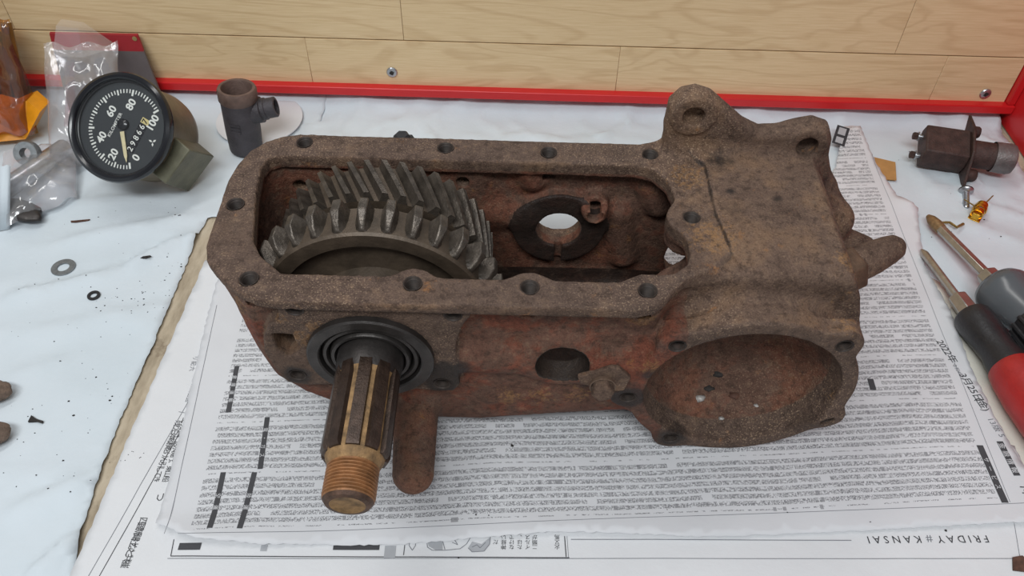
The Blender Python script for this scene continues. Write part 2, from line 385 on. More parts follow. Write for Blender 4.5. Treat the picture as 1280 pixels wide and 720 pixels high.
# ================================================================== papers on the bench
def seg_d(x, y, a, b):
    ax, ay = a; bx, by = b; dx, dy = bx - ax, by - ay
    t = max(0, min(1, ((x - ax) * dx + (y - ay) * dy) / (dx * dx + dy * dy)))
    px, py = x - ax - t * dx, y - ay - t * dy
    s = 1 if (dx * (y - ay) - dy * (x - ax)) > 0 else -1
    return math.hypot(px, py), s, t
def smooth01(x, a, b):
    t = max(0.0, min(1.0, (x - a) / (b - a))); return t * t * (3 - 2 * t)
def P2(*uv): return [tuple(at(u, v))[:2] for u, v in uv]
folds_a = [(P2((0, 372), (150, 335)) , 0.0022, 0.012), (P2((150, 335), (225, 295)), 0.0026, 0.010), (P2((225, 295), (262, 292)), 0.0015, 0.008),
           (P2((70, 300), (255, 262)), 0.0014, 0.014), (P2((0, 420), (230, 372)), 0.0010, 0.02), (P2((0, 640), (115, 590)), 0.0016, 0.014),
           (P2((30, 720), (100, 660)), 0.0022, 0.010), (P2((105, 655), (190, 430)), 0.0011, 0.006), (P2((90, 250), (240, 240)), 0.0012, 0.016),
           (P2((0, 470), (90, 440)), 0.0008, 0.016)]
def crumple(x, y, s, seed):
    a = 1 - abs(noise.noise((x * s + seed, y * s * 1.3, seed))) * 2
    b = 1 - abs(noise.noise((x * s * 2.3 + seed, y * s * 2.6, seed + 4))) * 2
    return max(0, a) ** 5 * 0.7 + max(0, b) ** 5 * 0.3
def h_a(x, y):
    z = -0.0044 + 0.0024 * crumple(x, y, 8, 3.0) + 0.0007 * noise.noise((x * 14, y * 14, 1))
    for (a, b), amp, wd in folds_a:
        d, s, t = seg_d(x, y, a, b); wdt = wd * (0.45 if s > 0 else 1.0)
        z += 2.8 * amp * math.exp(-(d / wdt) ** 2 * 2.0) * min(1, 4 * t + 0.25) * min(1, 4 * (1 - t) + 0.25)
    return max(z, -0.0052) + smooth01(y + 0.0134 * x, 0.668, 0.700) * 0.011
def h_b(x, y):
    k = 0.05 + 0.95 * smooth01(y + 0.35 * max(0, x - 0.25), 0.49, 0.60)
    k *= 1 - 0.97 * smooth01(x, 0.235, 0.265) * smooth01(x, 0.390, 0.366) * smooth01(y, 0.680, 0.655)
    return smooth01(y + 0.0134 * x, 0.668, 0.700) * 0.011 + max(-0.0056, -0.0048 + k * (0.0075 * crumple(x, y, 12, 9.0) + 0.0016 * noise.noise((x * 17, y * 17, 5))))
def h_c(x, y): return -0.0034 + 0.0005 * crumple(x, y, 16, 2.0)
def h_low(x, y): return -0.0026 + 0.0005 * noise.noise((x * 13, y * 20, 2)) + 0.0004 * crumple(x, y, 9, 12.0)
def h_up(x, y):
    z = -0.0009 + 0.0005 * noise.noise((x * 9, y * 16, 8)) + 0.0004 * crumple(x, y, 8, 21.0)
    fe = 0.2225 + 0.0395 * (x + 0.1)                                   # front edge lifts in a shallow curl
    e = smooth01(y, fe + 0.022, fe - 0.004)
    z += e * (0.0016 + 0.0014 * math.sin(x * 21 + 0.6) + 0.003 * smooth01(x, -0.10, -0.19))
    z += 0.010 * smooth01(y, 0.60, 0.68) * smooth01(x, 0.25, 0.31)     # far right corner stands up
    z += 0.004 * math.exp(-((x - 0.352) / 0.012) ** 2 - ((y - 0.548) / 0.012) ** 2)
    return max(z, -0.0019)
def sheet(name, poly, h, mat, step, uvf=None, rag=0.0006, seed=0, thick=0.00018):
    rnd = random.Random(seed); P = []
    n = len(poly)
    for i in range(n):
        a = Vector(poly[i]).to_2d(); b = Vector(poly[(i + 1) % n]).to_2d(); L = (b - a).length; c = max(1, int(L / (step * 0.6)))
        nn = Vector((-(b - a).y, (b - a).x)).normalized()
        for q in range(c): P.append(a.lerp(b, q / c) + nn * rnd.uniform(-rag, rag))
    nb = len(P); edges = [(i, (i + 1) % nb) for i in range(nb)]
    xs = [p.x for p in P]; ys = [p.y for p in P]
    arr = np.array([tuple(p) for p in P])
    gx = np.arange(min(xs), max(xs), step); gy = np.arange(min(ys), max(ys), step)
    X, Y = np.meshgrid(gx, gy, indexing='ij'); X = X.ravel(); Y = Y.ravel()
    rs = np.random.RandomState(seed); X = X + rs.uniform(-.3, .3, X.size) * step; Y = Y + rs.uniform(-.3, .3, Y.size) * step
    d = sd_poly(arr, X, Y)
    keep = d < -step * 0.45
    P += [Vector((float(a), float(b))) for a, b in zip(X[keep], Y[keep])]
    vs, es, fs, *_ = delaunay_2d_cdt(P, edges, [], 1, 1e-7)
    me = bpy.data.meshes.new(name); me.from_pydata([(p.x, p.y, h(p.x, p.y)) for p in vs], [], fs); me.update()
    if uvf:
        uvl = me.uv_layers.new(name='page')
        for lp in me.loops:
            p = vs[lp.vertex_index]; uvl.data[lp.index].uv = uvf(p.x, p.y)
    bm = bmesh.new(); bm.from_mesh(me); bmesh.ops.recalc_face_normals(bm, faces=bm.faces)
    if bm.faces and sum(f.normal.z for f in bm.faces) < 0: bmesh.ops.reverse_faces(bm, faces=bm.faces)
    bm.to_mesh(me); bm.free()
    o = link(name, me, mat)
    if thick:
        s = o.modifiers.new('thickness', 'SOLIDIFY'); s.thickness = thick; s.offset = -1
    return o
def sd_poly(V, px, py):
    """signed distance to polygon V (n,2) at arrays px, py"""
    px = np.asarray(px, np.float32); py = np.asarray(py, np.float32)
    d = np.full(np.broadcast(px, py).shape, 1e9, np.float32); s = np.ones_like(d)
    n = len(V)
    for i in range(n):
        j = (i - 1) % n
        ex, ey = V[j][0] - V[i][0], V[j][1] - V[i][1]; wx = px - V[i][0]; wy = py - V[i][1]
        t = np.clip((wx * ex + wy * ey) / (ex * ex + ey * ey), 0, 1)
        bx = wx - ex * t; by = wy - ey * t; d = np.minimum(d, bx * bx + by * by)
        c1 = py >= V[i][1]; c2 = py < V[j][1]; c3 = ex * wy > ey * wx
        s = np.where((c1 & c2 & c3) | (~c1 & ~c2 & ~c3), -s, s)
    return s * np.sqrt(d)

A_poly = [(-0.70, 0.10), (-0.20, 0.10)] + P2((92, 700), (100, 655), (122, 590), (150, 515), (200, 402), (240, 303), (258, 268)) + [(-0.20, 0.53), (-0.19, 0.712), (-0.70, 0.720)]
o = sheet('packing_paper', A_poly, h_a, M['white_paper'], 0.0055, seed=1)
tag(o, 'large creased white packing paper under the speedometer and washers', 'paper', 'packing paper')
B_poly = [(-0.24, 0.517), (-0.05, 0.47), (0.26, 0.42), (0.28, 0.27), (0.50, 0.25), (0.4765, 0.595), (0.4852, 0.684), (0.484, 0.706), (-0.23, 0.712)]
o = sheet('packing_paper', B_poly, h_b, M['white_paper'], 0.0055, seed=2)
tag(o, 'crumpled white packing paper between the red rail and the rusty housing', 'paper', 'packing paper')
C_poly = P2((1150, 335), (1178, 350), (1215, 405), (1245, 450)) + [(0.368, 0.30), (0.38, 0.24), (0.30, 0.24)]
o = sheet('packing_paper', C_poly, h_c, M['cream_paper'], 0.006, seed=3)
tag(o, 'cream paper sheet showing between newspaper edge and red screwdriver', 'paper', 'packing paper')
LOW = P2((256, 322), (165, 530), (78, 735)) + [(-0.262, 0.13), (0.345, 0.13), (0.343, 0.30), (0.1, 0.42)]
o_low = sheet('newspaper', LOW, h_low, M['news_plain'], 0.006, seed=4)
tag(o_low, 'lower newspaper page with upside-down headline along its front edge', 'newspaper', 'newspapers')
UPP = [(-0.2157, 0.2291), (-0.19, 0.2195), (-0.1515, 0.2170), (-0.0646, 0.2195), (0.0327, 0.2290), (0.121, 0.2278), (0.2313, 0.2355), (0.36, 0.2450),
       (0.3409, 0.2833), (0.338, 0.3224), (0.3373, 0.3643), (0.3426, 0.4193), (0.3393, 0.4721), (0.356, 0.5406), (0.3443, 0.5587), (0.336, 0.655), (0.320, 0.655), (0.300, 0.60), (0.25, 0.53), (0.0, 0.49), (-0.236, 0.47), (-0.2328, 0.4113), (-0.2209, 0.2955)]
UA = math.atan2(0.0331, 0.5057); UO = Vector((-0.2030, 0.2222))
UX = Vector((math.cos(UA), math.sin(UA))); UY = Vector((-math.sin(UA), math.cos(UA)))
def up_uv(x, y): q = Vector((x, y)) - UO; return (q.dot(UX), q.dot(UY))
o_up = sheet('newspaper', UPP, h_up, M['stock'], 0.0045, uvf=up_uv, seed=5)
tag(o_up, 'upper newspaper page of dense stock tables under the rusty gear housing', 'newspaper', 'newspapers')

def flat_print(name, parent, h, polys, mat, lift=0.00012, sub=0.012):
    """flat ink laid on a sheet: quads cut along their length so that they follow it"""
    mb = MB()
    for q in polys:
        a, b, c, d = [Vector(p).to_2d() for p in q]
        n = max(1, int(max((b - a).length, (d - c).length) / sub))
        for i in range(n):
            t0, t1 = i / n, (i + 1) / n
            pts = [a.lerp(b, t0), a.lerp(b, t1), d.lerp(c, t1), d.lerp(c, t0)]
            mb.add([(p.x, p.y, h(p.x, p.y) + lift) for p in pts], [(0, 1, 2, 3)])
    return mb.build(name, mat, parent, smooth='flat')
def strip(a, b, wd):
    a = Vector(a).to_2d(); b = Vector(b).to_2d(); n = Vector((-(b - a).y, (b - a).x)).normalized() * wd / 2
    return (a - n, b - n, b + n, a + n)
def text_on(name, parent, h, body, origin, xdir, size, mat, ydir=None, lift=0.0002, spacing=1.0, align='LEFT'):
    """printed lettering following a sheet"""
    cu = bpy.data.curves.new('lettering', 'FONT'); cu.body = body; cu.size = size; cu.space_character = spacing; cu.align_x = align
    cu.resolution_u = 2
    t = bpy.data.objects.new('lettering', cu); COL.objects.link(t)
    bpy.context.view_layer.update()
    me = bpy.data.meshes.new_from_object(t.evaluated_get(bpy.context.evaluated_depsgraph_get()))
    bpy.data.objects.remove(t); bpy.data.curves.remove(cu)
    X = Vector(xdir).normalized(); Y = Vector(ydir).normalized() if ydir is not None else Vector((-X.y, X.x))
    for v in me.vertices:
        p = Vector(origin).to_2d() + X.to_2d() * v.co.x + Y.to_2d() * v.co.y
        v.co = (p.x, p.y, h(p.x, p.y) + lift)
    me.materials.clear()
    return link(name, me, mat, parent, smooth=False)
# upper sheet: section bars with white characters, page frame, date line
def upv(u, v): return tuple(UO + UX * u + UY * v)
bars = [((296, 457), (285, 515), '倉庫運輸'), ((334, 521), (325, 586), '電・ガス'), ((279, 590), (263, 662), '空運'), ((318, 590), (300, 662), '陸運'),
        ((1225, 556), (1257, 628), 'サービス'), ((1250, 551), (1272, 594), '金融情報'), ((1088, 473), (1092, 487), '')]
for a, b, s in bars:
    A = at(*a); B = at(*b); dv = (B - A)
    flat_print('section_bar', o_up, h_up, [strip(A, B, 0.0044 if a[0] > 1000 else 0.0034)], M['ink_bar'], 0.00025)
    if s:
        n = len(s); sz = 0.0038 if a[0] > 1000 else 0.0034; L = dv.length; e = dv.normalized()
        if n <= 2: pos = [0.42, 0.62]
        else: pos = [0.5 + (i - (n - 1) / 2) * (0.0066 / L) for i in range(n)]
        if s.startswith('金融'): pos = [0.14 + 0.235 * i for i in range(4)]; sz = 0.0046
        nrm = Vector((-e.y, e.x))
        for ch, t in zip(s, pos):                # vertical lettering turned with the page
            c = A + dv * t
            org = Vector((c.x, c.y)) - Vector((e.x, e.y)) * sz * 0.5 - Vector((nrm.x, nrm.y)) * sz * 0.36
            text_on('bar_character', o_up, h_up, ch, org, (e.x, e.y), sz, M['paper_print'], lift=0.0004)
frame_lines = [strip(upv(0.004, -0.001), upv(0.545, -0.001), 0.00035), strip(upv(-0.004, -0.001), upv(-0.012, 0.19), 0.00035), strip(upv(0.525, 0.0), upv(0.5665, 0.36), 0.0003)]
flat_print('page_frame_line', o_up, h_up, frame_lines, M['ink_line'], 0.00022)
a = at(1170, 425); b_ = at(1229, 512); L_ = (b_ - a).length
for t_, txt, sz_, mk in ((0.0, '2022年', 0.0078, 'ink'), (0.355, '令和4年', 0.0036, 'ink_line'), (0.50, '3月25日', 0.0076, 'ink'), (0.84, '(金)', 0.0074, 'ink')):
    text_on('date_line', o_up, h_up, txt, a.lerp(b_, t_), (b_ - a), sz_, M[mk], lift=0.0003, spacing=0.92)
a = at(1234, 522); text_on('page_note', o_up, h_up, '13版 5', a, at(1250, 545) - a, 0.0058, M['ink_line'], lift=0.0003)
a = at(1274, 605); text_on('page_note', o_up, h_up, '14', a, at(1282, 625) - a, 0.0072, M['ink'], lift=0.0003)
# page emblem on the far corner
E1 = at(1046, 185); E2 = at(1052, 165)
bm_ = [strip(E1 + (E2 - E1) * 0.05, E1 + (E2 - E1) * 0.95, 0.012)]
flat_print('page_emblem', o_up, h_up, bm_, M['ink'], 0.0006, sub=0.004)
flat_print('page_emblem_window', o_up, h_up, [strip(E1 + (E2 - E1) * 0.12, E1 + (E2 - E1) * 0.40, 0.007), strip(E1 + (E2 - E1) * 0.52, E1 + (E2 - E1) * 0.86, 0.007)], M['ink_grey'], 0.0009, sub=0.004)
# lower sheet: double side line, bottom frame, picture box, headline
A, B = at(279, 440), at(120, 722)
nrm = Vector((-(B - A).y, (B - A).x, 0)).normalized()
flat_print('side_line', o_low, h_low, [strip(A, B, 0.0005)], M['ink_bar'], 0.0002)
flat_print('side_line', o_low, h_low, [strip(A - nrm * 0.0062, B - nrm * 0.0062, 0.0004), strip(at(238, 515), at(222, 512), 0.0004)], M['ink_line'], 0.0002)
def px_strip(p, q, wd): return strip(at(*p), at(*q), wd)
flat_print('bottom_frame', o_low, h_low, [px_strip((212, 693), (712, 695), 0.0006), px_strip((212, 693), (216, 672), 0.0005), px_strip((504, 692), (507, 668), 0.0005), px_strip((708, 694), (706, 668), 0.0006)], M['ink_bar'], 0.0003)
flat_print('bottom_frame', o_low, h_low, [px_strip((208, 696), (1275, 696), 0.0004), px_strip((714, 672), (1066, 673), 0.0005), px_strip((711, 696), (709, 668), 0.0003), px_strip((1270, 652), (1277, 694), 0.0003)], M['ink_line'], 0.0003)
for q_ in (px_strip((222, 681), (250, 681), 0.0045), px_strip((416, 681), (474, 681), 0.0045)): flat_print('picture_block', o_low, h_low, [q_], M['ink_bar'], 0.0003)
for q_ in (px_strip((480, 688), (494, 688), 0.008), px_strip((325, 683), (333, 683), 0.004)): flat_print('picture_block', o_low, h_low, [q_], M['ink_grey'], 0.0003)
def blob(pts, name, mat, lift):
    mb = MB(); W = [at(*p) for p in pts]; n = len(W)
    mb.add([(p.x, p.y, h_low(p.x, p.y) + lift) for p in W], [tuple(range(n))[::-1]]); return mb.build(name, mat, o_low, smooth='flat')
blob([(533, 672), (553, 674), (553, 686), (545, 686), (536, 681)], 'picture_shape', M['ink_grey'], 0.0003)
blob([(585, 683), (590, 675), (602, 678), (612, 670), (612, 678), (605, 687), (590, 688)], 'picture_shape', M['ink_grey'], 0.0003)
for pts in ([(533, 672), (534, 682), (540, 686), (556, 686), (575, 684), (583, 678), (588, 670)], [(585, 683), (590, 688), (605, 687), (612, 678), (613, 669)], [(513, 670), (511, 680), (515, 686), (519, 680), (519, 675), (533, 675)], [(590, 682), (596, 679), (600, 683), (607, 676)], [(556, 685), (553, 674)], [(565, 676), (572, 679), (566, 670)]):
    flat_print('picture_outline', o_low, h_low, [px_strip(p, q, 0.0004) for p, q in zip(pts, pts[1:])], M['ink_line'], 0.0004)
for i, (u, s) in enumerate(((620, 'だ、'), (630, '神経い'), (640, 'なけで'), (650, 'たは、'), (660, 'イルス'), (669, '二類が'), (697, '火又馬'))):
    for j, ch in enumerate(reversed(s)):
        p = at(u + 3, 667 + 6.2 * (j + 0.0)); text_on('picture_caption', o_low, h_low, ch, p, (-1, 0), 0.0034, M['ink'], lift=0.0004)
a = at(1236, 667); b_ = at(1084, 668.5)
text_on('headline', o_low, h_low, 'FRIDAY', a, (b_ - a), 0.0068, M['ink'], lift=0.0003, spacing=1.55)
text_on('headline', o_low, h_low, '#', at(1166, 667.5), (b_ - a), 0.0066, M['ink_line'], lift=0.0003)
text_on('headline', o_low, h_low, 'KANSAI', at(1152, 667.5), (b_ - a), 0.0068, M['ink'], lift=0.0003, spacing=1.6)
def vert_text(s, p, q, size, mat):
    P, Q = at(*p), at(*q); dv = (Q - P); e = dv.normalized(); n = len(s)
    for i, ch in enumerate(s):
        c = P + dv * (i + 0.5) / n
        nr = Vector((-e.y, e.x))            # glyph top looks to the right of the run
        org = Vector((c.x, c.y)) - Vector((e.x, e.y)) * size * 0.5 - nr * size * 0.36
        text_on('margin_text', o_low, h_low, ch, org, (e.x, e.y), size, mat, lift=0.0003)
vert_text('四国新聞社など共催', (178, 646), (154, 706), 0.0058, M['ink_bar'])
vert_text('上り送機、送水機行、東山船', (231, 520), (205, 600), 0.0048, M['ink_bar'])
vert_text('残り日本縦横をけん引してき', (222, 524), (193, 600), 0.0052, M['ink_bar'])
vert_text('た歌のプロンズ第割合品', (256, 440), (233, 500), 0.0040, M['ink_line'])
vert_text('リ記六', (244, 442), (238, 462), 0.0042, M['ink_line'])
vert_text('つ', (202, 614), (196, 624), 0.0066, M['ink_bar'])

# ================================================================== the rusty gear housing (transfer case)
CASE = Matrix.Translation((0, 0.2915, 0)) @ Matrix.Rotation(math.radians(3.0), 4, 'X')
case = empty('transfer_case', mat=CASE)
tag(case, 'large rusty cast-iron gear housing with open top and splined output shaft', 'gear housing')
AX, AZ = -0.0800, 0.0985          # output shaft axis (runs along Y)
CX, CZ, CR = 0.1397, 0.0672, 0.0588   # big round opening
BX, BZ = 0.0305, 0.0890           # intermediate shaft bore

VOX = 0.00125
gx = np.arange(-0.186, 0.252, VOX, dtype=np.float32); gy = np.arange(-0.058, 0.142, VOX, dtype=np.float32); gz = np.arange(-0.010, 0.206, VOX, dtype=np.float32)
D = np.full((gx.size, gy.size, gz.size), 0.05, np.float32)
def region(bb, mg):
    s = []
    for g, a, b in zip((gx, gy, gz), bb[::2], bb[1::2]):
        i = max(0, int(np.searchsorted(g, a - mg))); j = min(g.size, int(np.searchsorted(g, b + mg))); s.append(slice(i, j))
    return tuple(s), gx[s[0]][:, None, None], gy[s[1]][None, :, None], gz[s[2]][None, None, :]
def smin(a, b, k):
    if k <= 0: return np.minimum(a, b)
    h = np.maximum(k - np.abs(a - b), 0) / k
    return np.minimum(a, b) - h * h * k * 0.25
def add(bb, f, k=0.003):
    s, x, y, z = region(bb, 0.012 + k); D[s] = smin(D[s], f(x, y, z), k)
def cut(bb, f, k=0.0015):
    s, x, y, z = region(bb, 0.012 + k); D[s] = -smin(-D[s], f(x, y, z), k)
def ext(d2, c, h0, h1, r=0.0):
    """extrude a 2-D distance between h0 and h1 of coordinate c, edges rounded by r"""
    q = np.abs(c - (h0 + h1) / 2) - (h1 - h0) / 2 + r; d = d2 + r
    return np.minimum(np.maximum(d, q), 0) + np.sqrt(np.maximum(d, 0) ** 2 + np.maximum(q, 0) ** 2) - r
def sm_max(a, b, k): return -smin(-a, -b, k)
def circ(a, b, ca, cb, r): return np.sqrt((a - ca) ** 2 + (b - cb) ** 2) - r
def caps(x, y, z, a, b, ra, rb=None):
    a = np.array(a, np.float32); b = np.array(b, np.float32); rb = ra if rb is None else rb
    d = b - a; t = np.clip(((x - a[0]) * d[0] + (y - a[1]) * d[1] + (z - a[2]) * d[2]) / float(d @ d), 0, 1)
    return np.sqrt((x - a[0] - d[0] * t) ** 2 + (y - a[1] - d[1] * t) ** 2 + (z - a[2] - d[2] * t) ** 2) - (ra + (rb - ra) * t)
def pxy(poly, x, y): return sd_poly(np.array(poly), x[:, :, 0], y[:, :, 0])[:, :, None]
def pxz(poly, x, z): return sd_poly(np.array(poly), x[:, 0, :], z[:, 0, :])[:, None, :]
ZT = 0.150
FL = [(-0.1703, 0.036), (-0.1712, 0.0893), (-0.1690, 0.104), (-0.1640, 0.1170), (-0.1560, 0.1262), (-0.1470, 0.1316), (-0.136, 0.1340), (0.0939, 0.1312), (0.118, 0.122), (0.128, 0.09), (0.128, 0.045),
      (0.112, 0.030), (0.0935, 0.0175), (0.0825, 0.0058), (0.075, -0.0015), (0.066, -0.0042), (-0.0332, -0.0040), (-0.1232, -0.0034), (-0.134, -0.0018), (-0.1440, 0.0028), (-0.1564, 0.0125), (-0.1670, 0.0247)]
PROF = [(-0.190, 0.17), (-0.190, 0.12), (-0.1700, 0.112), (-0.1672, 0.098), (-0.1610, 0.077), (-0.1500, 0.055), (-0.1340, 0.036), (-0.1150, 0.022), (-0.088, 0.012), (-0.05, 0.0065), (-0.018, 0.0062), (0.03, 0.0145), (0.07, 0.020), (0.13, 0.024), (0.13, 0.17)]
full = (-0.185, 0.25, -0.05, 0.14, -0.01, 0.2)
# main box: plan outline drawn in, cut by the side profile
def f_main(x, y, z):
    d = pxy(FL, x, y) + 0.0035
    d = np.maximum(d, 0.0085 - y)                      # front wall set back under the flange
    d = sm_max(d, pxz(PROF, x, z), 0.020)
    return np.maximum(d, z - 0.146)
add((-0.18, 0.135, 0, 0.14, 0.0, 0.15), f_main)
add((-0.18, 0.135, -0.006, 0.14, 0.138, 0.152), lambda x, y, z: ext(pxy(FL, x, y), z, 0.1425, ZT, 0.0012), 0.004)
# left end skirt falls smoothly from the flange edge
# right hand body: box with a sharp top right edge, round chamber below
RB = [(0.085, 0.1533), (0.1830, 0.1533), (0.1875, 0.1488), (0.1965, 0.1300), (0.2065, 0.100), (0.2095, 0.065), (0.203, 0.035), (0.185, 0.014), (0.14, 0.003), (0.10, 0.015), (0.085, 0.04)]
def f_right(x, y, z):
    d = ext(pxz(RB, x, z), y, 0.022, 0.130, 0.003)
    sl = (z - 0.1533) * 0.94 + (0.036 - y) * 0.42       # top slopes down to the front rim
    d = sm_max(d, sl, 0.006)
    return d
def f_right_raised(x, y, z):
    seam = pxy([(0.0965, 0.140), (0.0965, 0.1285), (0.1163, 0.1092), (0.1165, 0.0673), (0.1216, 0.0359), (0.132, 0.020), (0.14, -0.01), (0.26, -0.01), (0.26, 0.14)], x, y)
    return sm_max(f_right(x, y, z), seam, 0.0008)
def f_right_low(x, y, z): return np.maximum(f_right(x, y, z), z - 0.1475)
add((0.07, 0.22, 0.0, 0.14, -0.005, 0.16), f_right_low, 0.008)
add((0.09, 0.22, 0.0, 0.14, 0.10, 0.16), f_right_raised, 0.0006)
add((0.06, 0.215, 0.0, 0.07, -0.004, 0.14), lambda x, y, z: ext(circ(x, z, CX, CZ, CR + 0.0085), y, 0.002, 0.06, 0.001), 0.010)
# cover rim with five bolt ears
COV = [(0.0934, 0.1134), (0.1860, 0.1167), (0.0723, 0.0599), (0.1996, 0.0407), (0.1063, 0.0118)]
def f_rim(x, y, z):
    d = circ(x, z, CX, CZ, CR + 0.0083)
    for hx, hz in COV:
        ox, oz = (hx - CX), (hz - CZ); L = math.hypot(ox, oz); ox /= L; oz /= L
        d = smin(d, circ(x, z, hx + ox * 0.001, hz + oz * 0.001, 0.0098), 0.012)
    return ext(d, y, 0.0, 0.0125, 0.0008)
add((0.055, 0.22, -0.002, 0.02, -0.006, 0.145), f_rim, 0.003)
# lower right foot of the rim runs back along the body
add((0.15, 0.215, 0.0, 0.09, 0.0, 0.06), lambda x, y, z: caps(x, y, z, (0.196, 0.008, 0.043), (0.19, 0.07, 0.045), 0.012), 0.006)
# bearing pad
PAD = [(-0.1255, 0.1405), (-0.1195, 0.1465), (-0.1100, 0.1465), (-0.0985, 0.1440), (-0.0679, 0.1425), (-0.045, 0.1445), (-0.030, 0.1465), (-0.0225, 0.1430), (-0.0222, 0.1360), (-0.0270, 0.1270), (-0.0308, 0.1113), (-0.0320, 0.085), (-0.0300, 0.070), (-0.0340, 0.0630), (-0.0440, 0.0620), (-0.0560, 0.0640),
       (-0.0700, 0.0585), (-0.0900, 0.0585), (-0.1080, 0.0670), (-0.1220, 0.0655), (-0.1340, 0.0685), (-0.1370, 0.0770), (-0.1395, 0.0880), (-0.1414, 0.0996), (-0.1390, 0.1130), (-0.1333, 0.1240), (-0.1265, 0.1300)]
add((-0.145, -0.015, -0.001, 0.02, 0.05, 0.15), lambda x, y, z: ext(pxz(PAD, x, z), y, 0.0, 0.018, 0.0012), 0.0022)
# bosses under the front flange holes
HOLES = [(-0.1320, 0.1258), (-0.0434, 0.1232), (0.0212, 0.1210), (0.0845, 0.1208), (-0.1618, 0.0690), (-0.1409, 0.0121), (-0.0531, 0.0111), (0.0094, 0.0101), (0.0725, 0.0096), (0.1032, 0.0656)]
for hx, hy in HOLES[6:9]:
    add((hx - .02, hx + .02, -0.005, 0.03, 0.11, 0.15), lambda x, y, z: np.maximum(caps(x, y, z, (hx, hy + 0.001, 0.152), (hx, hy + 0.004, 0.129), 0.0095, 0.0075), z - 0.1455), 0.006)
# horizontal shaft tunnel and bore boss on the front wall
add((-0.04, 0.085, -0.005, 0.04, 0.05, 0.125), lambda x, y, z: caps(x, y, z, (-0.03, 0.0195, 0.088), (0.072, 0.0195, 0.086), 0.0185), 0.004)
add((-0.005, 0.066, -0.002, 0.03, 0.055, 0.125), lambda x, y, z: ext(circ(x, z, BX, BZ, 0.0225), y, 0.0035, 0.03, 0.003), 0.008)
add((0.03, 0.085, -0.002, 0.03, 0.055, 0.11), lambda x, y, z: ext(circ(x, z, 0.055, 0.079, 0.013), y, 0.0035, 0.03, 0.003), 0.010)
# low lump running along the foot of the front wall
add((-0.03, 0.07, 0.0, 0.03, 0.015, 0.055), lambda x, y, z: caps(x, y, z, (-0.012, 0.013, 0.043), (0.055, 0.013, 0.052), 0.0048, 0.0030), 0.006)
# blunt lug pointing to the front
add((-0.085, -0.035, -0.06, 0.04, -0.01, 0.06), lambda x, y, z: caps(x, y, z, (-0.0605, 0.03, 0.036), (-0.0585, -0.0355, 0.0245), 0.0150, 0.0128), 0.008)
# bolting plate with ears at the back right
EAR = [(0.094, 0.140), (0.0905, 0.170), (0.0910, 0.186), (0.0965, 0.1935), (0.1055, 0.1960), (0.1150, 0.1928), (0.1255, 0.1840), (0.138, 0.1735), (0.149, 0.1678), (0.160, 0.1685), (0.170, 0.1725), (0.180, 0.1752), (0.190, 0.1718), (0.1945, 0.163),
       (0.1965, 0.150), (0.203, 0.135), (0.2105, 0.125), (0.2165, 0.110), (0.2175, 0.0985), (0.2120, 0.088), (0.221, 0.080), (0.236, 0.072), (0.240, 0.060), (0.225, 0.040), (0.19, 0.02), (0.12, 0.02)]
add((0.085, 0.245, 0.115, 0.138, 0.01, 0.2), lambda x, y, z: ext(pxz(EAR, x, z), y, 0.1205, 0.1345, 0.0052), 0.009)
for ex, ez, er in ((0.1056, 0.1805, 0.0135), (0.1790, 0.1600, 0.0125)):
    add((ex - .02, ex + .02, 0.11, 0.13, ez - .02, ez + .02), lambda x, y, z: ext(circ(x, z, ex, ez, er), y, 0.1188, 0.130, 0.0008), 0.002)
add((0.195, 0.245, 0.06, 0.13, 0.04, 0.12), lambda x, y, z: caps(x, y, z, (0.200, 0.118, 0.092), (0.2385, 0.112, 0.080), 0.010, 0.0085), 0.010)
# lump on the right shoulder
add((0.18, 0.225, 0.08, 0.135, 0.06, 0.13), lambda x, y, z: caps(x, y, z, (0.196, 0.114, 0.112), (0.211, 0.114, 0.104), 0.0135), 0.010)
# back foot, so that the housing sits level enough
add((-0.10, 0.0, 0.09, 0.135, -0.01, 0.03), lambda x, y, z: caps(x, y, z, (-0.05, 0.115, 0.02), (-0.05, 0.115, 0.002), 0.012), 0.006)

# ---- hollows
OPEN = [(-0.1450, 0.0404), (-0.1521, 0.0794), (-0.1540, 0.1020), (-0.1515, 0.1095), (-0.1450, 0.1128), (0.0740, 0.1103), (0.0850, 0.1065), (0.0925, 0.0960), (0.0957, 0.0801), (0.0975, 0.0700), (0.0985, 0.0365), (0.0960, 0.0285), (0.0890, 0.0225), (0.0559, 0.0152), (-0.1250, 0.0165), (-0.1350, 0.0225)]
def f_open(x, y, z):
    d = pxy(OPEN, x, y)
    for hx, hy, r in [(HOLES[5][0], HOLES[5][1], 0.0135)] + [(a, b, 0.0112) for a, b in HOLES[6:9]] + [(HOLES[9][0], HOLES[9][1], 0.0145)]:
        d = -smin(-d, circ(x, y, hx, hy, r), 0.006)
    return ext(d, z, 0.118, 0.17)
cut((-0.16, 0.11, 0.01, 0.12, 0.12, 0.17), f_open, 0.0012)
CAV = [(-0.1600, 0.042), (-0.1615, 0.085), (-0.1560, 0.108), (-0.1450, 0.1155), (-0.022, 0.1155), (-0.014, 0.1190), (0.078, 0.1190), (0.10, 0.1175), (0.165, 0.1175), (0.165, 0.066), (0.105, 0.062), (0.104, 0.036), (0.088, 0.0215), (0.06, 0.0180), (-0.128, 0.0180), (-0.145, 0.0260)]
PROFI = [(-0.17, 0.16), (-0.17, 0.115), (-0.1585, 0.092), (-0.1520, 0.075), (-0.1420, 0.056), (-0.1270, 0.042), (-0.1080, 0.030), (-0.085, 0.0205), (-0.05, 0.0150), (-0.018, 0.0150), (0.03, 0.0225), (0.07, 0.028), (0.17, 0.03), (0.17, 0.16)]
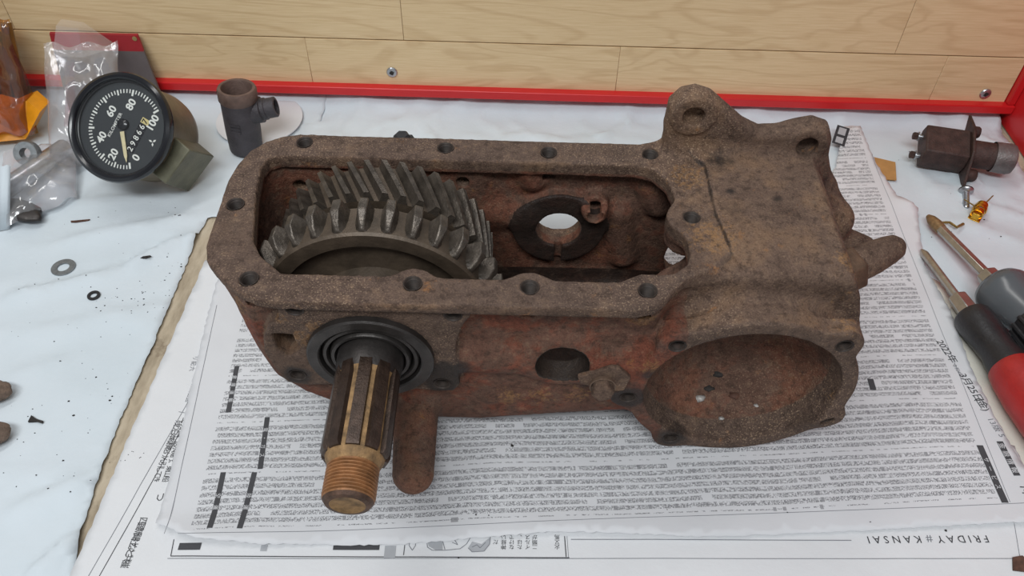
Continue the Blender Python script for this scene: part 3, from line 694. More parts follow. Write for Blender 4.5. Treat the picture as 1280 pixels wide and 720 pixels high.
def f_cav(x, y, z):
    d = sm_max(pxy(CAV, x, y), pxz(PROFI, x, z), 0.012)
    d = np.maximum(d, z - 0.1395)
    roof = np.where(x > 0.106, z - 0.128, -1.0)
    d = sm_max(d, roof, 0.01)
    chamber = ext(circ(x, z, CX, CZ, CR + 0.0060), y, -0.02, 0.0600)
    d = sm_max(d, -chamber, 0.006)
    for hx, hy in HOLES[6:9]: d = -smin(-d, np.maximum(circ(x, y, hx, hy, 0.0112), 0.120 - z), 0.004)
    d = -smin(-d, np.maximum(circ(x, y, HOLES[9][0], HOLES[9][1], 0.0135), 0.131 - z), 0.004)
    # bosses on the far wall
    d = -smin(-d, ext(circ(x, z, BX, BZ + 0.0015, 0.0310), y, 0.1115, 0.14, 0.001), 0.0015)
    d = -smin(-d, caps(x, y, z, (0.0535, 0.130, 0.1130), (0.0525, 0.108, 0.1140), 0.0090), 0.004)
    d = -smin(-d, caps(x, y, z, (-0.02, 0.127, 0.095), (0.01, 0.125, 0.100), 0.0120), 0.010)
    d = -smin(-d, caps(x, y, z, (0.010, 0.122, 0.135), (0.012, 0.122, 0.128), 0.0090), 0.005)
    d = -smin(-d, caps(x, y, z, (0.070, 0.122, 0.102), (0.078, 0.122, 0.060), 0.0110), 0.006)
    d = -smin(-d, caps(x, y, z, (0.085, 0.122, 0.135), (0.095, 0.118, 0.110), 0.0080), 0.008)
    return d
cut((-0.17, 0.17, 0.012, 0.125, 0.012, 0.15), f_cav, 0.0012)
# round chamber behind the cover rim
def f_ch(x, y, z):
    d = ext(circ(x, z, CX, CZ, CR), y, -0.03, 0.0575, 0.0)
    return sm_max(circ(x, z, CX, CZ, CR), y - 0.0520 - 0.10 * (z - CZ) * 0, 0.060)
cut((0.075, 0.205, -0.01, 0.062, 0.0, 0.135), lambda x, y, z: np.maximum(f_ch(x, y, z), -0.02 - y), 0.0012)
def bore_y(cx, cz, r, y0, y1, k=0.001): cut((cx - r, cx + r, y0, y1, cz - r, cz + r), lambda x, y, z: ext(circ(x, z, cx, cz, r), y, y0, y1), k)
bore_y(BX, BZ, 0.0158, -0.02, 0.055)                      # front bore of the intermediate shaft
bore_y(BX, BZ + 0.0015, 0.0153, 0.09, 0.16)              # rear bore, open to the paper behind
bore_y(0.1405, 0.060, 0.0330, 0.10, 0.16)                # input bore in the far wall
bore_y(AX, AZ, 0.0352, -0.02, 0.03)                      # output bearing bore
bore_y(AX, AZ, 0.020, 0.10, 0.16)
cut((BX - .003, BX + .003, 0.10, 0.118, 0.056, 0.08), lambda x, y, z: np.maximum(np.maximum(np.abs(x - BX - 0.0008) - 0.0024, np.abs(z - 0.066) - 0.0125), y - 0.1165), 0.0006)
WIN = [(-0.1335, 0.1165), (-0.1225, 0.1160), (-0.1200, 0.1010), (-0.1285, 0.0945), (-0.1330, 0.1010)]
cut((-0.14, -0.115, -0.01, 0.03, 0.09, 0.12), lambda x, y, z: ext(pxz(WIN, x, z), y, -0.01, 0.03), 0.002)
def bore_z(hx, hy, r, z0): cut((hx - r, hx + r, hy - r, hy + r, z0, 0.16), lambda x, y, z: ext(circ(x, y, hx, hy, r), z, z0, 0.17), 0.0006)
for hx, hy in HOLES: bore_z(hx, hy, 0.0050, 0.130)
PADH = [(-0.1163, 0.1392), (-0.0315, 0.1372), (-0.1265, 0.0766), (-0.0408, 0.0705)]
for hx, hz in PADH + COV: bore_y(hx, hz, 0.0046, -0.01, 0.014, 0.0006)
for hx, hz in ((0.1056, 0.1805), (0.1790, 0.1600)): bore_y(hx, hz, 0.0066, 0.10, 0.1270, 0.0008)
for hx, hz, r in ((-0.0330, 0.128, 0.0042), (-0.138, 0.122, 0.0045), (0.0525, 0.114, 0.0048)): bore_y(hx, hz, r, 0.09, 0.124, 0.0008)
# rough cast skin
xx, yy, zz = gx[:, None, None], gy[None, :, None], gz[None, None, :]
D += (0.00018 * np.sin(xx * 410 + 3 * np.sin(yy * 190)) * np.sin(zz * 370 + 2.5 * np.sin(xx * 230)) * np.sin(yy * 395 + 2 * np.sin(zz * 150))).astype(np.float32)

def surface_nets(D):
    S = D < 0
    nx, ny, nz = D.shape
    cnt = np.zeros((nx - 1, ny - 1, nz - 1), np.int8)
    for i in (0, 1):
        for j in (0, 1):
            for k in (0, 1): cnt += S[i:nx-1+i, j:ny-1+j, k:nz-1+k]
    act = (cnt > 0) & (cnt < 8)
    idx = np.argwhere(act); vid = np.full(act.shape, -1, np.int32); vid[act] = np.arange(len(idx))
    acc = np.zeros((len(idx), 3), np.float64); num = np.zeros(len(idx))
    cor = [(i, j, k) for i in (0, 1) for j in (0, 1) for k in (0, 1)]
    val = {c: D[idx[:, 0] + c[0], idx[:, 1] + c[1], idx[:, 2] + c[2]].astype(np.float64) for c in cor}
    for a in cor:
        for ax in range(3):
            if a[ax] == 0:
                b = list(a); b[ax] = 1; b = tuple(b); va, vb = val[a], val[b]
                mk = (va < 0) != (vb < 0); t = np.where(mk, va / np.where(mk, va - vb, 1), 0)
                for q in range(3): acc[:, q] += np.where(mk, a[q] + (t if q == ax else 0), 0)
                num += mk
    V = idx + acc / num[:, None]
    faces = []
    for ax in range(3):
        o1, o2 = [(1, 2), (2, 0), (0, 1)][ax]
        sl0 = [slice(1, -1)] * 3; sl1 = [slice(1, -1)] * 3
        sl0[ax] = slice(0, -1); sl1[ax] = slice(1, None)
        s0, s1 = S[tuple(sl0)], S[tuple(sl1)]
        e = np.argwhere(s0 != s1); flip = s0[tuple(e.T)]
        base = e + 1; base[:, ax] -= 1
        def cell(d1, d2):
            c = base.copy(); c[:, o1] -= d1; c[:, o2] -= d2; return vid[c[:, 0], c[:, 1], c[:, 2]]
        q = np.stack([cell(1, 1), cell(0, 1), cell(0, 0), cell(1, 0)], 1)
        q[~flip] = q[~flip][:, ::-1]; faces.append(q)
    return V, np.concatenate(faces)
V, Fq = surface_nets(D)
def sample(D, V):
    i = np.clip(np.floor(V).astype(int), 0, np.array(D.shape) - 2); f = V - i; out = 0
    for a in (0, 1):
        for b in (0, 1):
            for c in (0, 1):
                wgt = (f[:, 0] if a else 1 - f[:, 0]) * (f[:, 1] if b else 1 - f[:, 1]) * (f[:, 2] if c else 1 - f[:, 2])
                out = out + wgt * D[i[:, 0] + a, i[:, 1] + b, i[:, 2] + c]
    return out
for it in range(3):
    e = 0.6; val = sample(D, V)
    G = np.stack([sample(D, V + np.eye(3)[q] * e) - sample(D, V - np.eye(3)[q] * e) for q in range(3)], 1) / (2 * e)
    g2 = np.maximum((G ** 2).sum(1), (0.3 * VOX) ** 2)
    stepv = G * (val / g2)[:, None]; L = np.linalg.norm(stepv, axis=1, keepdims=True); stepv *= np.minimum(1, 0.35 / np.maximum(L, 1e-9))
    V = V - stepv
VW = np.stack([gx[0] + V[:, 0] * VOX, gy[0] + V[:, 1] * VOX, gz[0] + V[:, 2] * VOX], 1)
del D
# keep the one connected casting only
fc = VW[Fq].mean(1); fn = np.cross(VW[Fq[:, 2]] - VW[Fq[:, 0]], VW[Fq[:, 3]] - VW[Fq[:, 1]])
vn = np.zeros_like(VW)
for q in range(4): np.add.at(vn, Fq[:, q], fn)
vn /= np.maximum(np.linalg.norm(vn, axis=1, keepdims=True), 1e-12)
x, y, z = VW.T
d_fl = sd_poly(np.array(FL), x, y); d_pad = sd_poly(np.array(PAD), x, z); r_c = np.hypot(x - CX, z - CZ); r_a = np.hypot(x - AX, z - AZ)
inside = (sd_poly(np.array(CAV), x, y) < 0.0012) & (z < 0.1425) & (z > 0.012) & ~((r_c < CR + 0.003) & (y < 0.0605))
chamber = (r_c < CR + 0.0012) & (y < 0.060) & (y > 0.0008)
front = (y < 0.034) & (x < 0.098) & (z < 0.1415) & ~inside & ~chamber & (d_pad > 0.0016)
padv = (y < 0.0016) & (d_pad < 0.002); rim = (y < 0.0020) & (r_c > CR - 0.001) & (x > 0.058)
flt = (z > 0.1488) & (vn[:, 2] > 0.7) & (x < 0.122) & ~(z > 0.1508)
paint = np.zeros(len(x)); paint[front] = 1.0; paint[inside] = 0.75; paint[chamber & (y > 0.016)] = 0.6
paint[(y < 0.02) & (np.abs(x + 0.059) < 0.016) & (z < 0.045)] = 0.45
paint = np.where(front & (z > 0.128), 0.5, paint)
mach = np.zeros(len(x)); mach[padv | rim | flt | (chamber & (y < 0.016))] = 1.0
oil_shade = np.zeros(len(x))
def spot(px, py, pz, r, a):
    global oil_shade
    d = np.sqrt((x - px) ** 2 + (y - py) ** 2 + (z - pz) ** 2); oil_shade = np.maximum(oil_shade, a * np.clip(1.3 - d / r, 0, 1))
for a in ((-0.036, 0.0, 0.080, 0.018, 1.0), (-0.0408, 0.0, 0.0705, 0.013, 1.1), (-0.1265, 0, 0.0766, 0.013, 0.9), (0.0723, 0, 0.0599, 0.016, 1.0), (0.082, 0, 0.085, 0.010, 0.7), (0.1063, 0, 0.012, 0.016, 0.8),
          (0.11, 0.03, 0.14, 0.012, 0.55), (0.127, 0.112, 0.1505, 0.012, 0.7), (0.15, 0.116, 0.1505, 0.012, 0.5), (0.19, 0.115, 0.135, 0.02, 0.6), (0.0, 0.01, 0.128, 0.014, 0.4), (0.02, 0.008, 0.125, 0.012, 0.5),
          (0.128, 0.085, 0.1515, 0.006, 0.7), (0.155, 0.080, 0.1515, 0.006, 0.7), (0.046, 0.006, 0.058, 0.012, 0.5), (BX, 0.111, BZ, 0.045, 0.0)): spot(*a)
# grime caught in the step between the milled flange and the raw casting
for (ax_, ay_), (bx_, by_) in zip(*(lambda q: (q, q[1:]))([(0.0965, 0.1285), (0.1163, 0.1092), (0.1165, 0.0673), (0.1216, 0.0359)])):
    t_ = np.clip(((x - ax_) * (bx_ - ax_) + (y - ay_) * (by_ - ay_)) / ((bx_ - ax_) ** 2 + (by_ - ay_) ** 2), 0, 1)
    d_ = np.hypot(x - ax_ - (bx_ - ax_) * t_, y - ay_ - (by_ - ay_) * t_)
    oil_shade = np.maximum(oil_shade, np.where((z > 0.147) & (z < 0.156), np.clip(1.2 - d_ / 0.0010, 0, 0.60), 0))
crust = np.zeros(len(x))
for px, py, pz, rr_ in ((-0.117, 0.0, 0.113, 0.012), (-0.108, 0.0, 0.124, 0.009), (-0.152, 0.014, 0.126, 0.012), (-0.160, 0.02, 0.110, 0.012), (0.0, 0.006, 0.045, 0.014), (0.02, 0.006, 0.047, 0.014), (0.042, 0.006, 0.050, 0.014), (0.112, 0.05, 0.15, 0.022), (0.105, 0.10, 0.15, 0.018),
                        (0.083, 0.0, 0.092, 0.012), (0.088, 0.0, 0.078, 0.012), (0.188, 0.01, 0.135, 0.018), (0.186, 0.035, 0.150, 0.012), (0.192, 0.004, 0.062, 0.010), (-0.128, 0.002, 0.132, 0.010), (0.072, 0.006, 0.128, 0.012)):
    crust = np.maximum(crust, np.clip(1.2 - np.sqrt((x - px) ** 2 + (y - py) ** 2 + (z - pz) ** 2) / rr_, 0, 0.8))
ringf = (np.hypot(x - BX, z - BZ) < 0.034) & (y > 0.108) & (y < 0.1135); oil_shade[ringf] = 1.0
boref = ((np.hypot(x - BX, z - BZ) < 0.0166) & (y < 0.022) & (y > 0.0012)); oil_shade[boref] = 1.0; paint[boref] = 0  # front bore walls painted dark to stand for shade
oil_shade[inside] = np.maximum(oil_shade[inside], 0.34)  # cavity walls darkened throughout
oil_shade[inside & (z < 0.045)] = np.maximum(oil_shade[inside & (z < 0.045)], 0.7)  # darkened further near the cavity floor
# split the casting into its readable portions
cx_, cy_, cz_ = fc.T
r_cf = np.hypot(cx_ - CX, cz_ - CZ); dpf = sd_poly(np.array(PAD), cx_, cz_); dff = sd_poly(np.array(FL), cx_, cy_)
part = np.zeros(len(fc), int)
seamp = sd_poly(np.array([(0.0965, 0.140), (0.0965, 0.1285), (0.1163, 0.1092), (0.1165, 0.0673), (0.1216, 0.0359), (0.132, 0.020), (0.14, -0.01), (0.26, -0.01), (0.26, 0.14)]), cx_, cy_)
part[(cz_ > 0.1432) & (dff < 0.001) & (seamp > -0.0003) & (cy_ < 0.136) & (cz_ < 0.1510)] = 1
part[(cy_ < 0.0105) & (dpf < 0.0012) & (np.hypot(cx_ - AX, cz_ - AZ) > 0.030)] = 2
part[(cy_ < 0.0125) & (r_cf > CR - 0.0003) & (r_cf < 0.079) & (cx_ > 0.058) & (cz_ < 0.137)] = 3
part[(cy_ > 0.117) & (cz_ > 0.153)] = 4
part[(cy_ < 0.002) & (np.abs(cx_ + 0.0595) < 0.02) & (cz_ < 0.046)] = 5
part[(r_cf < CR - 0.0003) & (cy_ < 0.0605) & (cy_ > 0)] = 6
names = ['casting_body', 'top_flange', 'bearing_pad', 'cover_rim', 'bolting_ear_plate', 'blunt_lug', 'round_chamber']
labels = [None, 'milled brown top flange with bolt holes', 'olive brown bearing pad', 'round cover rim with bolt ears', 'thick plate with two ear holes', 'blunt rounded lug', 'round red-brown chamber']
parts = {}
for pi, nm in enumerate(names):
    fs = Fq[part == pi]
    if not len(fs): continue
    use, inv = np.unique(fs, return_inverse=True); fs = inv.reshape(-1, 4)
    me = bpy.data.meshes.new(nm); me.vertices.add(len(use)); me.vertices.foreach_set('co', VW[use].astype(np.float32).ravel())
    me.loops.add(fs.size); me.loops.foreach_set('vertex_index', fs.ravel().astype(np.int32))
    me.polygons.add(len(fs)); me.polygons.foreach_set('loop_start', np.arange(0, fs.size, 4, dtype=np.int32)); me.polygons.foreach_set('loop_total', np.full(len(fs), 4, np.int32))
    me.update(calc_edges=True); me.validate()
    for an, arr in (('paint', paint), ('mach', mach), ('oil_shade', oil_shade), ('crust', crust)):
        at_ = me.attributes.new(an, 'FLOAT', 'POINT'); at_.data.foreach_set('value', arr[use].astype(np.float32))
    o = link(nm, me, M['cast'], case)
    me.normals_split_custom_set_from_vertices(vn[use].astype(np.float32))
    if labels[pi]: o['label'] = labels[pi]
    parts[pi] = o

def dup_part(src, name, parent, mat):
    o = bpy.data.objects.new(name, src.data); COL.objects.link(o); o.parent = parent; o.matrix_local = mat; return o
# threaded holes
prof = [(0.0052, 0.0001), (0.0049, 0.0001), (0.0043, -0.0006)]
zz_ = -0.0006
while zz_ > -0.0105: prof += [(0.0046, zz_ - 0.0005), (0.0039, zz_ - 0.0011)]; zz_ -= 0.0011
prof += [(0.0040, -0.0125), (0.0, -0.0125)]
th = None
for i, (hx, hy) in enumerate(HOLES):
    Mx = Matrix.Translation((hx, hy, ZT))
    if th is None: th = MB().lathe(prof, 24).build('threaded_hole', M['thread'], case); th.matrix_local = Mx
    else: dup_part(th, 'threaded_hole', case, Mx)
for hx, hz in PADH + COV:
    dup_part(th, 'threaded_hole', case, frame((hx, 0, hz), (0, -1, 0)))

# ---- output shaft, bearing and gears (local frames with +Z along the shaft towards the front)
AXM = lambda yy: frame((AX, yy, AZ), (0, -1, 0), (1, 0, 0))
S0 = AXM(0)
cup = MB().lathe([(0.0345, -0.028), (0.0362, -0.020), (0.0362, 0.0032), (0.0352, 0.0042), (0.0298, 0.0042), (0.0290, 0.0034), (0.0272, -0.012), (0.0268, -0.02)], 72).build('bearing_cup', M['black_steel'], case); cup.matrix_local = S0
cage = MB().lathe([(0.0276, -0.012), (0.0278, 0.0010), (0.0270, 0.0020), (0.0252, 0.0022), (0.0242, 0.0008), (0.0244, -0.012)], 64).build('bearing_cage', M['black_steel'], case); cage.matrix_local = S0
cone = MB().lathe([(0.0232, -0.012), (0.0230, 0.0018), (0.0222, 0.0030), (0.0205, 0.0030), (0.0196, 0.0015), (0.0190, -0.012)], 64).build('bearing_cone', M['black_steel'], case); cone.matrix_local = S0
for pl_r0, pl_r1, zz_ in ((0.0185, 0.0300, -0.0105),):
    o = MB().lathe([(pl_r0, zz_), (pl_r1, zz_)], 48).build('bearing_shield', M['grit'], case); o.matrix_local = S0
shaft = MB().lathe([(0.0, -0.115), (0.015, -0.115), (0.0185, -0.10), (0.0185, 0.0030), (0.0180, 0.0120), (0.0166, 0.0165), (0.0158, 0.020), (0.0158, 0.0655), (0.0152, 0.0675), (0.0138, 0.0700), (0.0128, 0.0712)], 64).build('output_shaft', M['spline_groove'], case); shaft.matrix_local = S0
o = MB().lathe([(0.0189, -0.012), (0.0189, 0.004), (0.0186, 0.0100), (0.0174, 0.0150), (0.0160, 0.0180)], 64).build('shaft_shoulder', M['black_steel'], shaft)
NS = 10
def spline_mesh():
    mb = MB(); st = []
    for zc, rt in ((0.0110, 0.0170), (0.0150, 0.0179), (0.0640, 0.0180), (0.0662, 0.0168)):
        ro = 0.0152; hw0, hw1 = 0.0038, 0.0033
        st.append([(ro, -hw0, zc), (rt, -hw1, zc), (rt + 0.0002, 0, zc), (rt, hw1, zc), (ro, hw0, zc)])
    vs = [p for s in st for p in s]; fs = []
    for i in range(len(st) - 1):
        for k in range(4): fs.append((i*5+k, i*5+k+1, (i+1)*5+k+1, (i+1)*5+k))
    fs += [(4, 3, 2, 1, 0), tuple(range(15, 20))]
    return mb.add(vs, fs)
sp = None
for k in range(NS):
    Mx = Matrix.Rotation(2 * PI * k / NS + 0.25, 4, 'Z')
    if sp is None: sp = spline_mesh().build('spline_ridge', M['spline'], shaft, bevel=0.0); sp.matrix_local = Mx
    else: dup_part(sp, 'spline_ridge', shaft, Mx)
tp = [(0.0128, 0.0695), (0.0128, 0.0715)]; zz_ = 0.0715
while zz_ < 0.0885: tp += [(0.0137, zz_ + 0.0006), (0.0136, zz_ + 0.0010), (0.0120, zz_ + 0.0018)]; zz_ += 0.0019
tp += [(0.0134, zz_ + 0.0003), (0.0130, zz_ + 0.0012)]
MB().lathe(tp, 48).build('shaft_thread', M['thread_rust'], shaft)
MB().lathe([(0.0130, zz_ + 0.0011), (0.0116, zz_ + 0.0030), (0.0092, zz_ + 0.0034)], 48).build('shaft_end_rim', M['shaft_end'], shaft)
MB().lathe([(0.0093, zz_ + 0.0034), (0.0080, zz_ + 0.0026), (0.003, zz_ + 0.0022), (0, zz_ + 0.0022)], 32).build('shaft_end_centre', M['spline_groove'], shaft)
# spur gear
spur = MB().lathe([(0.0186, -0.028), (0.034, -0.028), (0.036, -0.036), (0.048, -0.039), (0.0545, -0.0365), (0.0565, -0.0325), (0.0655, -0.0320), (0.0668, -0.0335), (0.0668, -0.0520), (0.060, -0.0530), (0.0186, -0.0570)], 108).build('spur_gear', M['gear_face'], case); spur.matrix_local = S0
spur['label'] = 'large straight-toothed gear with recessed web'
def tooth_mesh(stations, twist=None):
    """stations: (z, r_root, r_tip, half width root, half width tip)"""
    mb = MB(); vs = []; fs = []
    for s in stations:
        zc, rr_, rt, w0, w1 = s; a = twist(zc) if twist else 0.0
        rm = rr_ + (rt - rr_) * 0.55; wm = w1 + (w0 - w1) * 0.36
        pts = [(rr_, -w0), (rm, -wm), (rt, -w1), (rt, w1), (rm, wm), (rr_, w0)]
        for r_, t_ in pts: vs.append((r_ * math.cos(a) - t_ * math.sin(a), r_ * math.sin(a) + t_ * math.cos(a), zc))
    n = len(stations)
    for i in range(n - 1):
        for k in range(5): fs.append((i*6+k, i*6+k+1, (i+1)*6+k+1, (i+1)*6+k))
    fs += [tuple(range(6))[::-1], tuple(range((n-1)*6, n*6))]
    return mb.add(vs, fs)
NT = 31
t0 = None
for k in range(NT):
    Mx = Matrix.Rotation(PI / 2 + 2 * PI * (k + 0.10) / NT, 4, 'Z')
    if t0 is None:
        t0 = tooth_mesh([(-0.0515, 0.0655, 0.0755, 0.0050, 0.0025), (-0.0425, 0.0655, 0.0760, 0.0050, 0.0025), (-0.0375, 0.0655, 0.0725, 0.0046, 0.0016), (-0.0338, 0.0655, 0.0680, 0.0038, 0.0008)]).build('gear_tooth', M['gear'], spur, bevel=0.0006); t0.matrix_local = Mx
    else:
        o = dup_part(t0, 'gear_tooth', spur, Mx); b = o.modifiers.new('bevel', 'BEVEL'); b.width = 0.0006; b.segments = 2; b.limit_method = 'ANGLE'
# helical gear behind it
hel = MB().lathe([(0.0186, -0.0640), (0.052, -0.0640), (0.0605, -0.0645), (0.0605, -0.0930), (0.0186, -0.0930)], 108).build('helical_gear', M['gear_face'], case); hel.matrix_local = S0
hel['label'] = 'smaller gear with slanted teeth'
NH = 40; t1 = None
tw = lambda zc: (zc + 0.0645) * -math.tan(math.radians(27)) / 0.067 * -1
for k in range(NH):
    Mx = Matrix.Rotation(PI / 2 + 2 * PI * (k + 0.3) / NH, 4, 'Z')
    if t1 is None:
        st = [(-0.0925 + i * 0.0280 / 5, 0.0590, 0.0672, 0.0038, 0.0015) for i in range(6)]
        t1 = tooth_mesh(st, lambda zc: -(zc + 0.0645) * math.tan(math.radians(27)) / 0.067).build('helical_tooth', M['gear'], hel); t1.matrix_local = Mx
    else: dup_part(t1, 'helical_tooth', hel, Mx)
# lock plate and its bolt beside the shaft bore
pl = MB().prism([(-0.0175, 0.0035), (-0.0155, -0.0025), (0.0015, -0.0100), (0.0110, -0.0085), (0.0135, 0.0035), (0.0060, 0.0125), (0.0015, 0.0130)], 0, 0.0030).build('lock_plate', M['cast'], case, bevel=0.0005)
pl.matrix_local = frame((0.0570, -0.0003, 0.0815), (0, -1, 0.06), (1, 0, 0.0))
bt = empty('lock_bolt'); bt.parent = case; bt.matrix_local = frame((0.0545, -0.0032, 0.0790), (0, -1, 0.06), (1, 0, 0.3))
MB().lathe([(0.0078, 0.0), (0.0078, 0.0020), (0.0070, 0.0024)], 24).build('bolt_washer', M['bolt'], bt)
MB().lathe([(0.0070, 0.0015), (0.0072, 0.0065), (0.0064, 0.0082), (0.0, 0.0084)], 6).build('bolt_head', M['cast'], bt, bevel=0.0008)
# plug with hexagon standing out to the right
pg = empty('side_plug'); pg.parent = case; pg.matrix_local = frame((0.2010, 0.0660, 0.1015), (0.045, 0.0235, 0.004)); pg['label'] = 'tapered rusty plug with hexagon base'
MB().lathe([(0.0150, -0.01), (0.0150, 0.0030), (0.0140, 0.0048)], 28).build('plug_collar', M['cast'], pg)
MB().lathe([(0.0150, 0.0040), (0.0152, 0.0140), (0.0138, 0.0158), (0, 0.0160)], 6).build('plug_hexagon', M['plate'], pg, bevel=0.001)
MB().lathe([(0.0108, 0.0120), (0.0110, 0.0180), (0.0108, 0.0300), (0.0092, 0.0440), (0.0078, 0.0500), (0.0050, 0.0535), (0.0, 0.0545)], 28).build('plug_stem', M['cast'], pg)
# black fitting seen over the far edge of the flange
pb = MB().lathe([(0.0105, 0), (0.0105, 0.003), (0.0055, 0.004), (0.0055, 0.009), (0.004, 0.0105), (0, 0.0105)], 6).build('rear_stud', M['black_rubber'], case); pb.matrix_local = Matrix.Translation((-0.0735, 0.143, 0.1335))
pb2 = MB().lathe([(0.008, 0), (0.009, 0.02), (0.006, 0.03), (0, 0.03)], 14).build('rear_stud_base', M['black_rubber'], case); pb2.matrix_local = frame((-0.0735, 0.120, 0.129), (0, 1, 0))

# ================================================================== speedometer
e_ray = ray(150, 160).normalized()
sn = Vector((-0.122, -0.706, 0.697)).normalized()
img = cam_r * 0.47 - cam_d * 0.88
sx = img - e_ray * (img.dot(sn) / e_ray.dot(sn)); sx.normalize()
sc_pos = Vector((0, 0, CAM_H)) + ray(150.5, 159.5) * 0.660
SPM = frame(sc_pos, sn, sx)
spd = empty('speedometer', mat=SPM); tag(spd, 'round black speedometer with olive can leaning back on white paper', 'speedometer')
MB().lathe([(0.0400, -0.0035), (0.0430, -0.0045), (0.0452, -0.0030), (0.0458, 0.0000), (0.0448, 0.0028), (0.0425, 0.0042), (0.0405, 0.0036), (0.0393, 0.0020), (0.0388, -0.0010), (0.0380, -0.0012)], 96).build('bezel', M['bezel'], spd)
MB().lathe([(0.0, -0.0042), (0.0392, -0.0042), (0.0392, -0.0030), (0.0386, -0.0010)], 64).build('dial_rim', M['bezel'], spd)
dial = MB().lathe([(0, -0.0035), (0.0388, -0.0035)], 72).build('dial', M['dial'], spd)
gl_ = MB().lathe([(0, 0.0012), (0.0392, 0.0012)], 64).build('dial_glass', M['lens'], spd)
def dial_text(name, body, x, y, size, mat, rot=0, spacing=1.0, z=-0.0031, bold=0.012):
    cu = bpy.data.curves.new('lettering', 'FONT'); cu.body = body; cu.size = size; cu.align_x = 'CENTER'; cu.align_y = 'CENTER'; cu.space_character = spacing; cu.resolution_u = 3; cu.offset = size * bold
    t = bpy.data.objects.new('lettering', cu); COL.objects.link(t); bpy.context.view_layer.update()
    me = bpy.data.meshes.new_from_object(t.evaluated_get(bpy.context.evaluated_depsgraph_get())); bpy.data.objects.remove(t); bpy.data.curves.remove(cu)
    me.transform(Matrix.Translation((x, y, z)) @ Matrix.Rotation(rot, 4, 'Z')); me.materials.clear()
    return link(name, me, mat, dial, smooth=False)
A0, A1 = math.radians(217), math.radians(-32); DX, DY = 0.0006, -0.0026
tk = MB(); tkl = []
for i in range(51):
    a = A0 + (A1 - A0) * i / 50; major = i % 10 == 0; mid = i % 5 == 0
    r1 = 0.0330; r0_ = r1 - (0.0052 if major else 0.0045 if mid else 0.0032); wd = 0.00085 if major else 0.0005 if not mid else 0.0007
    c, s_ = math.cos(a), math.sin(a)
    tk.add([(DX + a_, DY + b_, -0.0031) for a_, b_ in ((r0_*c + wd*s_, r0_*s_ - wd*c), (r1*c + wd*s_, r1*s_ - wd*c), (r1*c - wd*s_, r1*s_ + wd*c), (r0_*c - wd*s_, r0_*s_ + wd*c))], [(0, 1, 2, 3)])
o = tk.build('scale_marks', M['dial_white'], dial, smooth='flat'); o['kind'] = 'stuff'
for n_, px_, py_ in ((0, -0.0150, -0.0226), (20, -0.0228, -0.0037), (40, -0.0158, 0.0124), (60, 0.0071, 0.0155), (80, 0.0205, 0.0032), (100, 0.0168, -0.0210)):
    dial_text('dial_numeral', str(n_), px_, py_, 0.0092, M['dial_white'], bold=0.03)
dial_text('dial_lettering', 'KILOMETER', -0.0010, 0.0074, 0.0041, M['dial_white'], spacing=1.06)
M['odo'] = simple('odometer_yellow_wheel', srgb(222, 204, 140), 0.5)
for i, ch in enumerate('298667'):
    xx_ = -0.0114 + i * 0.0052
    wh = MB().box((xx_ - 0.0023, -0.0182, -0.0036), (xx_ + 0.0023, -0.0108, -0.00325)).build('odometer_wheel', M['odo'] if i == 5 else M['bezel'], dial, smooth='flat')
    dial_text('odometer_digit', ch, xx_, -0.0145, 0.0070, M['bezel'] if i == 5 else M['dial_white'], z=-0.0030)
for kx, ky, a in ((0, 0.0018, 0), (-0.0017, -0.0012, 2.09), (0.0017, -0.0012, -2.09)):
    mb = MB(); c0 = Vector((0.0032 + kx, -0.0284 + ky, -0.0031)); R_ = Matrix.Rotation(a, 3, 'Z')
    mb.add([c0 + R_ @ Vector(q) for q in ((0, 0.0018, 0), (-0.0009, 0, 0), (0, -0.0018, 0), (0.0009, 0, 0))], [(0, 1, 2, 3)]); mb.build('dial_emblem', M['dial_white'], dial, smooth='flat')
na = math.radians(219); NO = Vector((0.0008, 0.0006, 0))
nd = MB(); R_ = Matrix.Rotation(na, 3, 'Z')
nd.add([NO + R_ @ Vector(q) for q in ((0.004, -0.0018, -0.0012), (0.024, -0.0014, -0.0012), (0.0300, 0, -0.0012), (0.024, 0.0014, -0.0012), (0.004, 0.0018, -0.0012), (0.004, -0.0018, -0.0019), (0.024, -0.0014, -0.0019), (0.0300, 0, -0.0019), (0.024, 0.0014, -0.0019), (0.004, 0.0018, -0.0019))],
       [(0, 1, 2, 3, 4), (9, 8, 7, 6, 5)] + [(i, (i+1) % 5, 5+(i+1) % 5, 5+i) for i in range(5)])
nd.build('needle', M['needle'], spd, smooth='flat')
nh = MB().lathe([(0.0048, -0.0032), (0.0046, -0.0008), (0.0034, 0.0000), (0, 0.0002)], 28, Matrix.Translation((0.0030, 0.0006, 0))).build('needle_hub', M['bezel'], spd)
MB().lathe([(0.0395, -0.0030), (0.0400, -0.0080), (0.0398, -0.0490), (0.0385, -0.0550), (0.0350, -0.0580), (0.0, -0.0585)], 72).build('can', M['olive'], spd)
inv = SPM.to_3x3().inverted()
bd = (inv @ Vector((0.80, -0.46, -0.42))); bd.z = 0; bd.normalize()
BXM = frame((bd.x * 0.030, bd.y * 0.030, -0.034), bd, (0, 0, 1))
MB().prism([(-0.022, -0.020), (0.020, -0.020), (0.020, 0.016), (-0.022, 0.020)], 0.0, 0.022, BXM).build('drive_box', M['olive_green'], spd, bevel=0.0012)

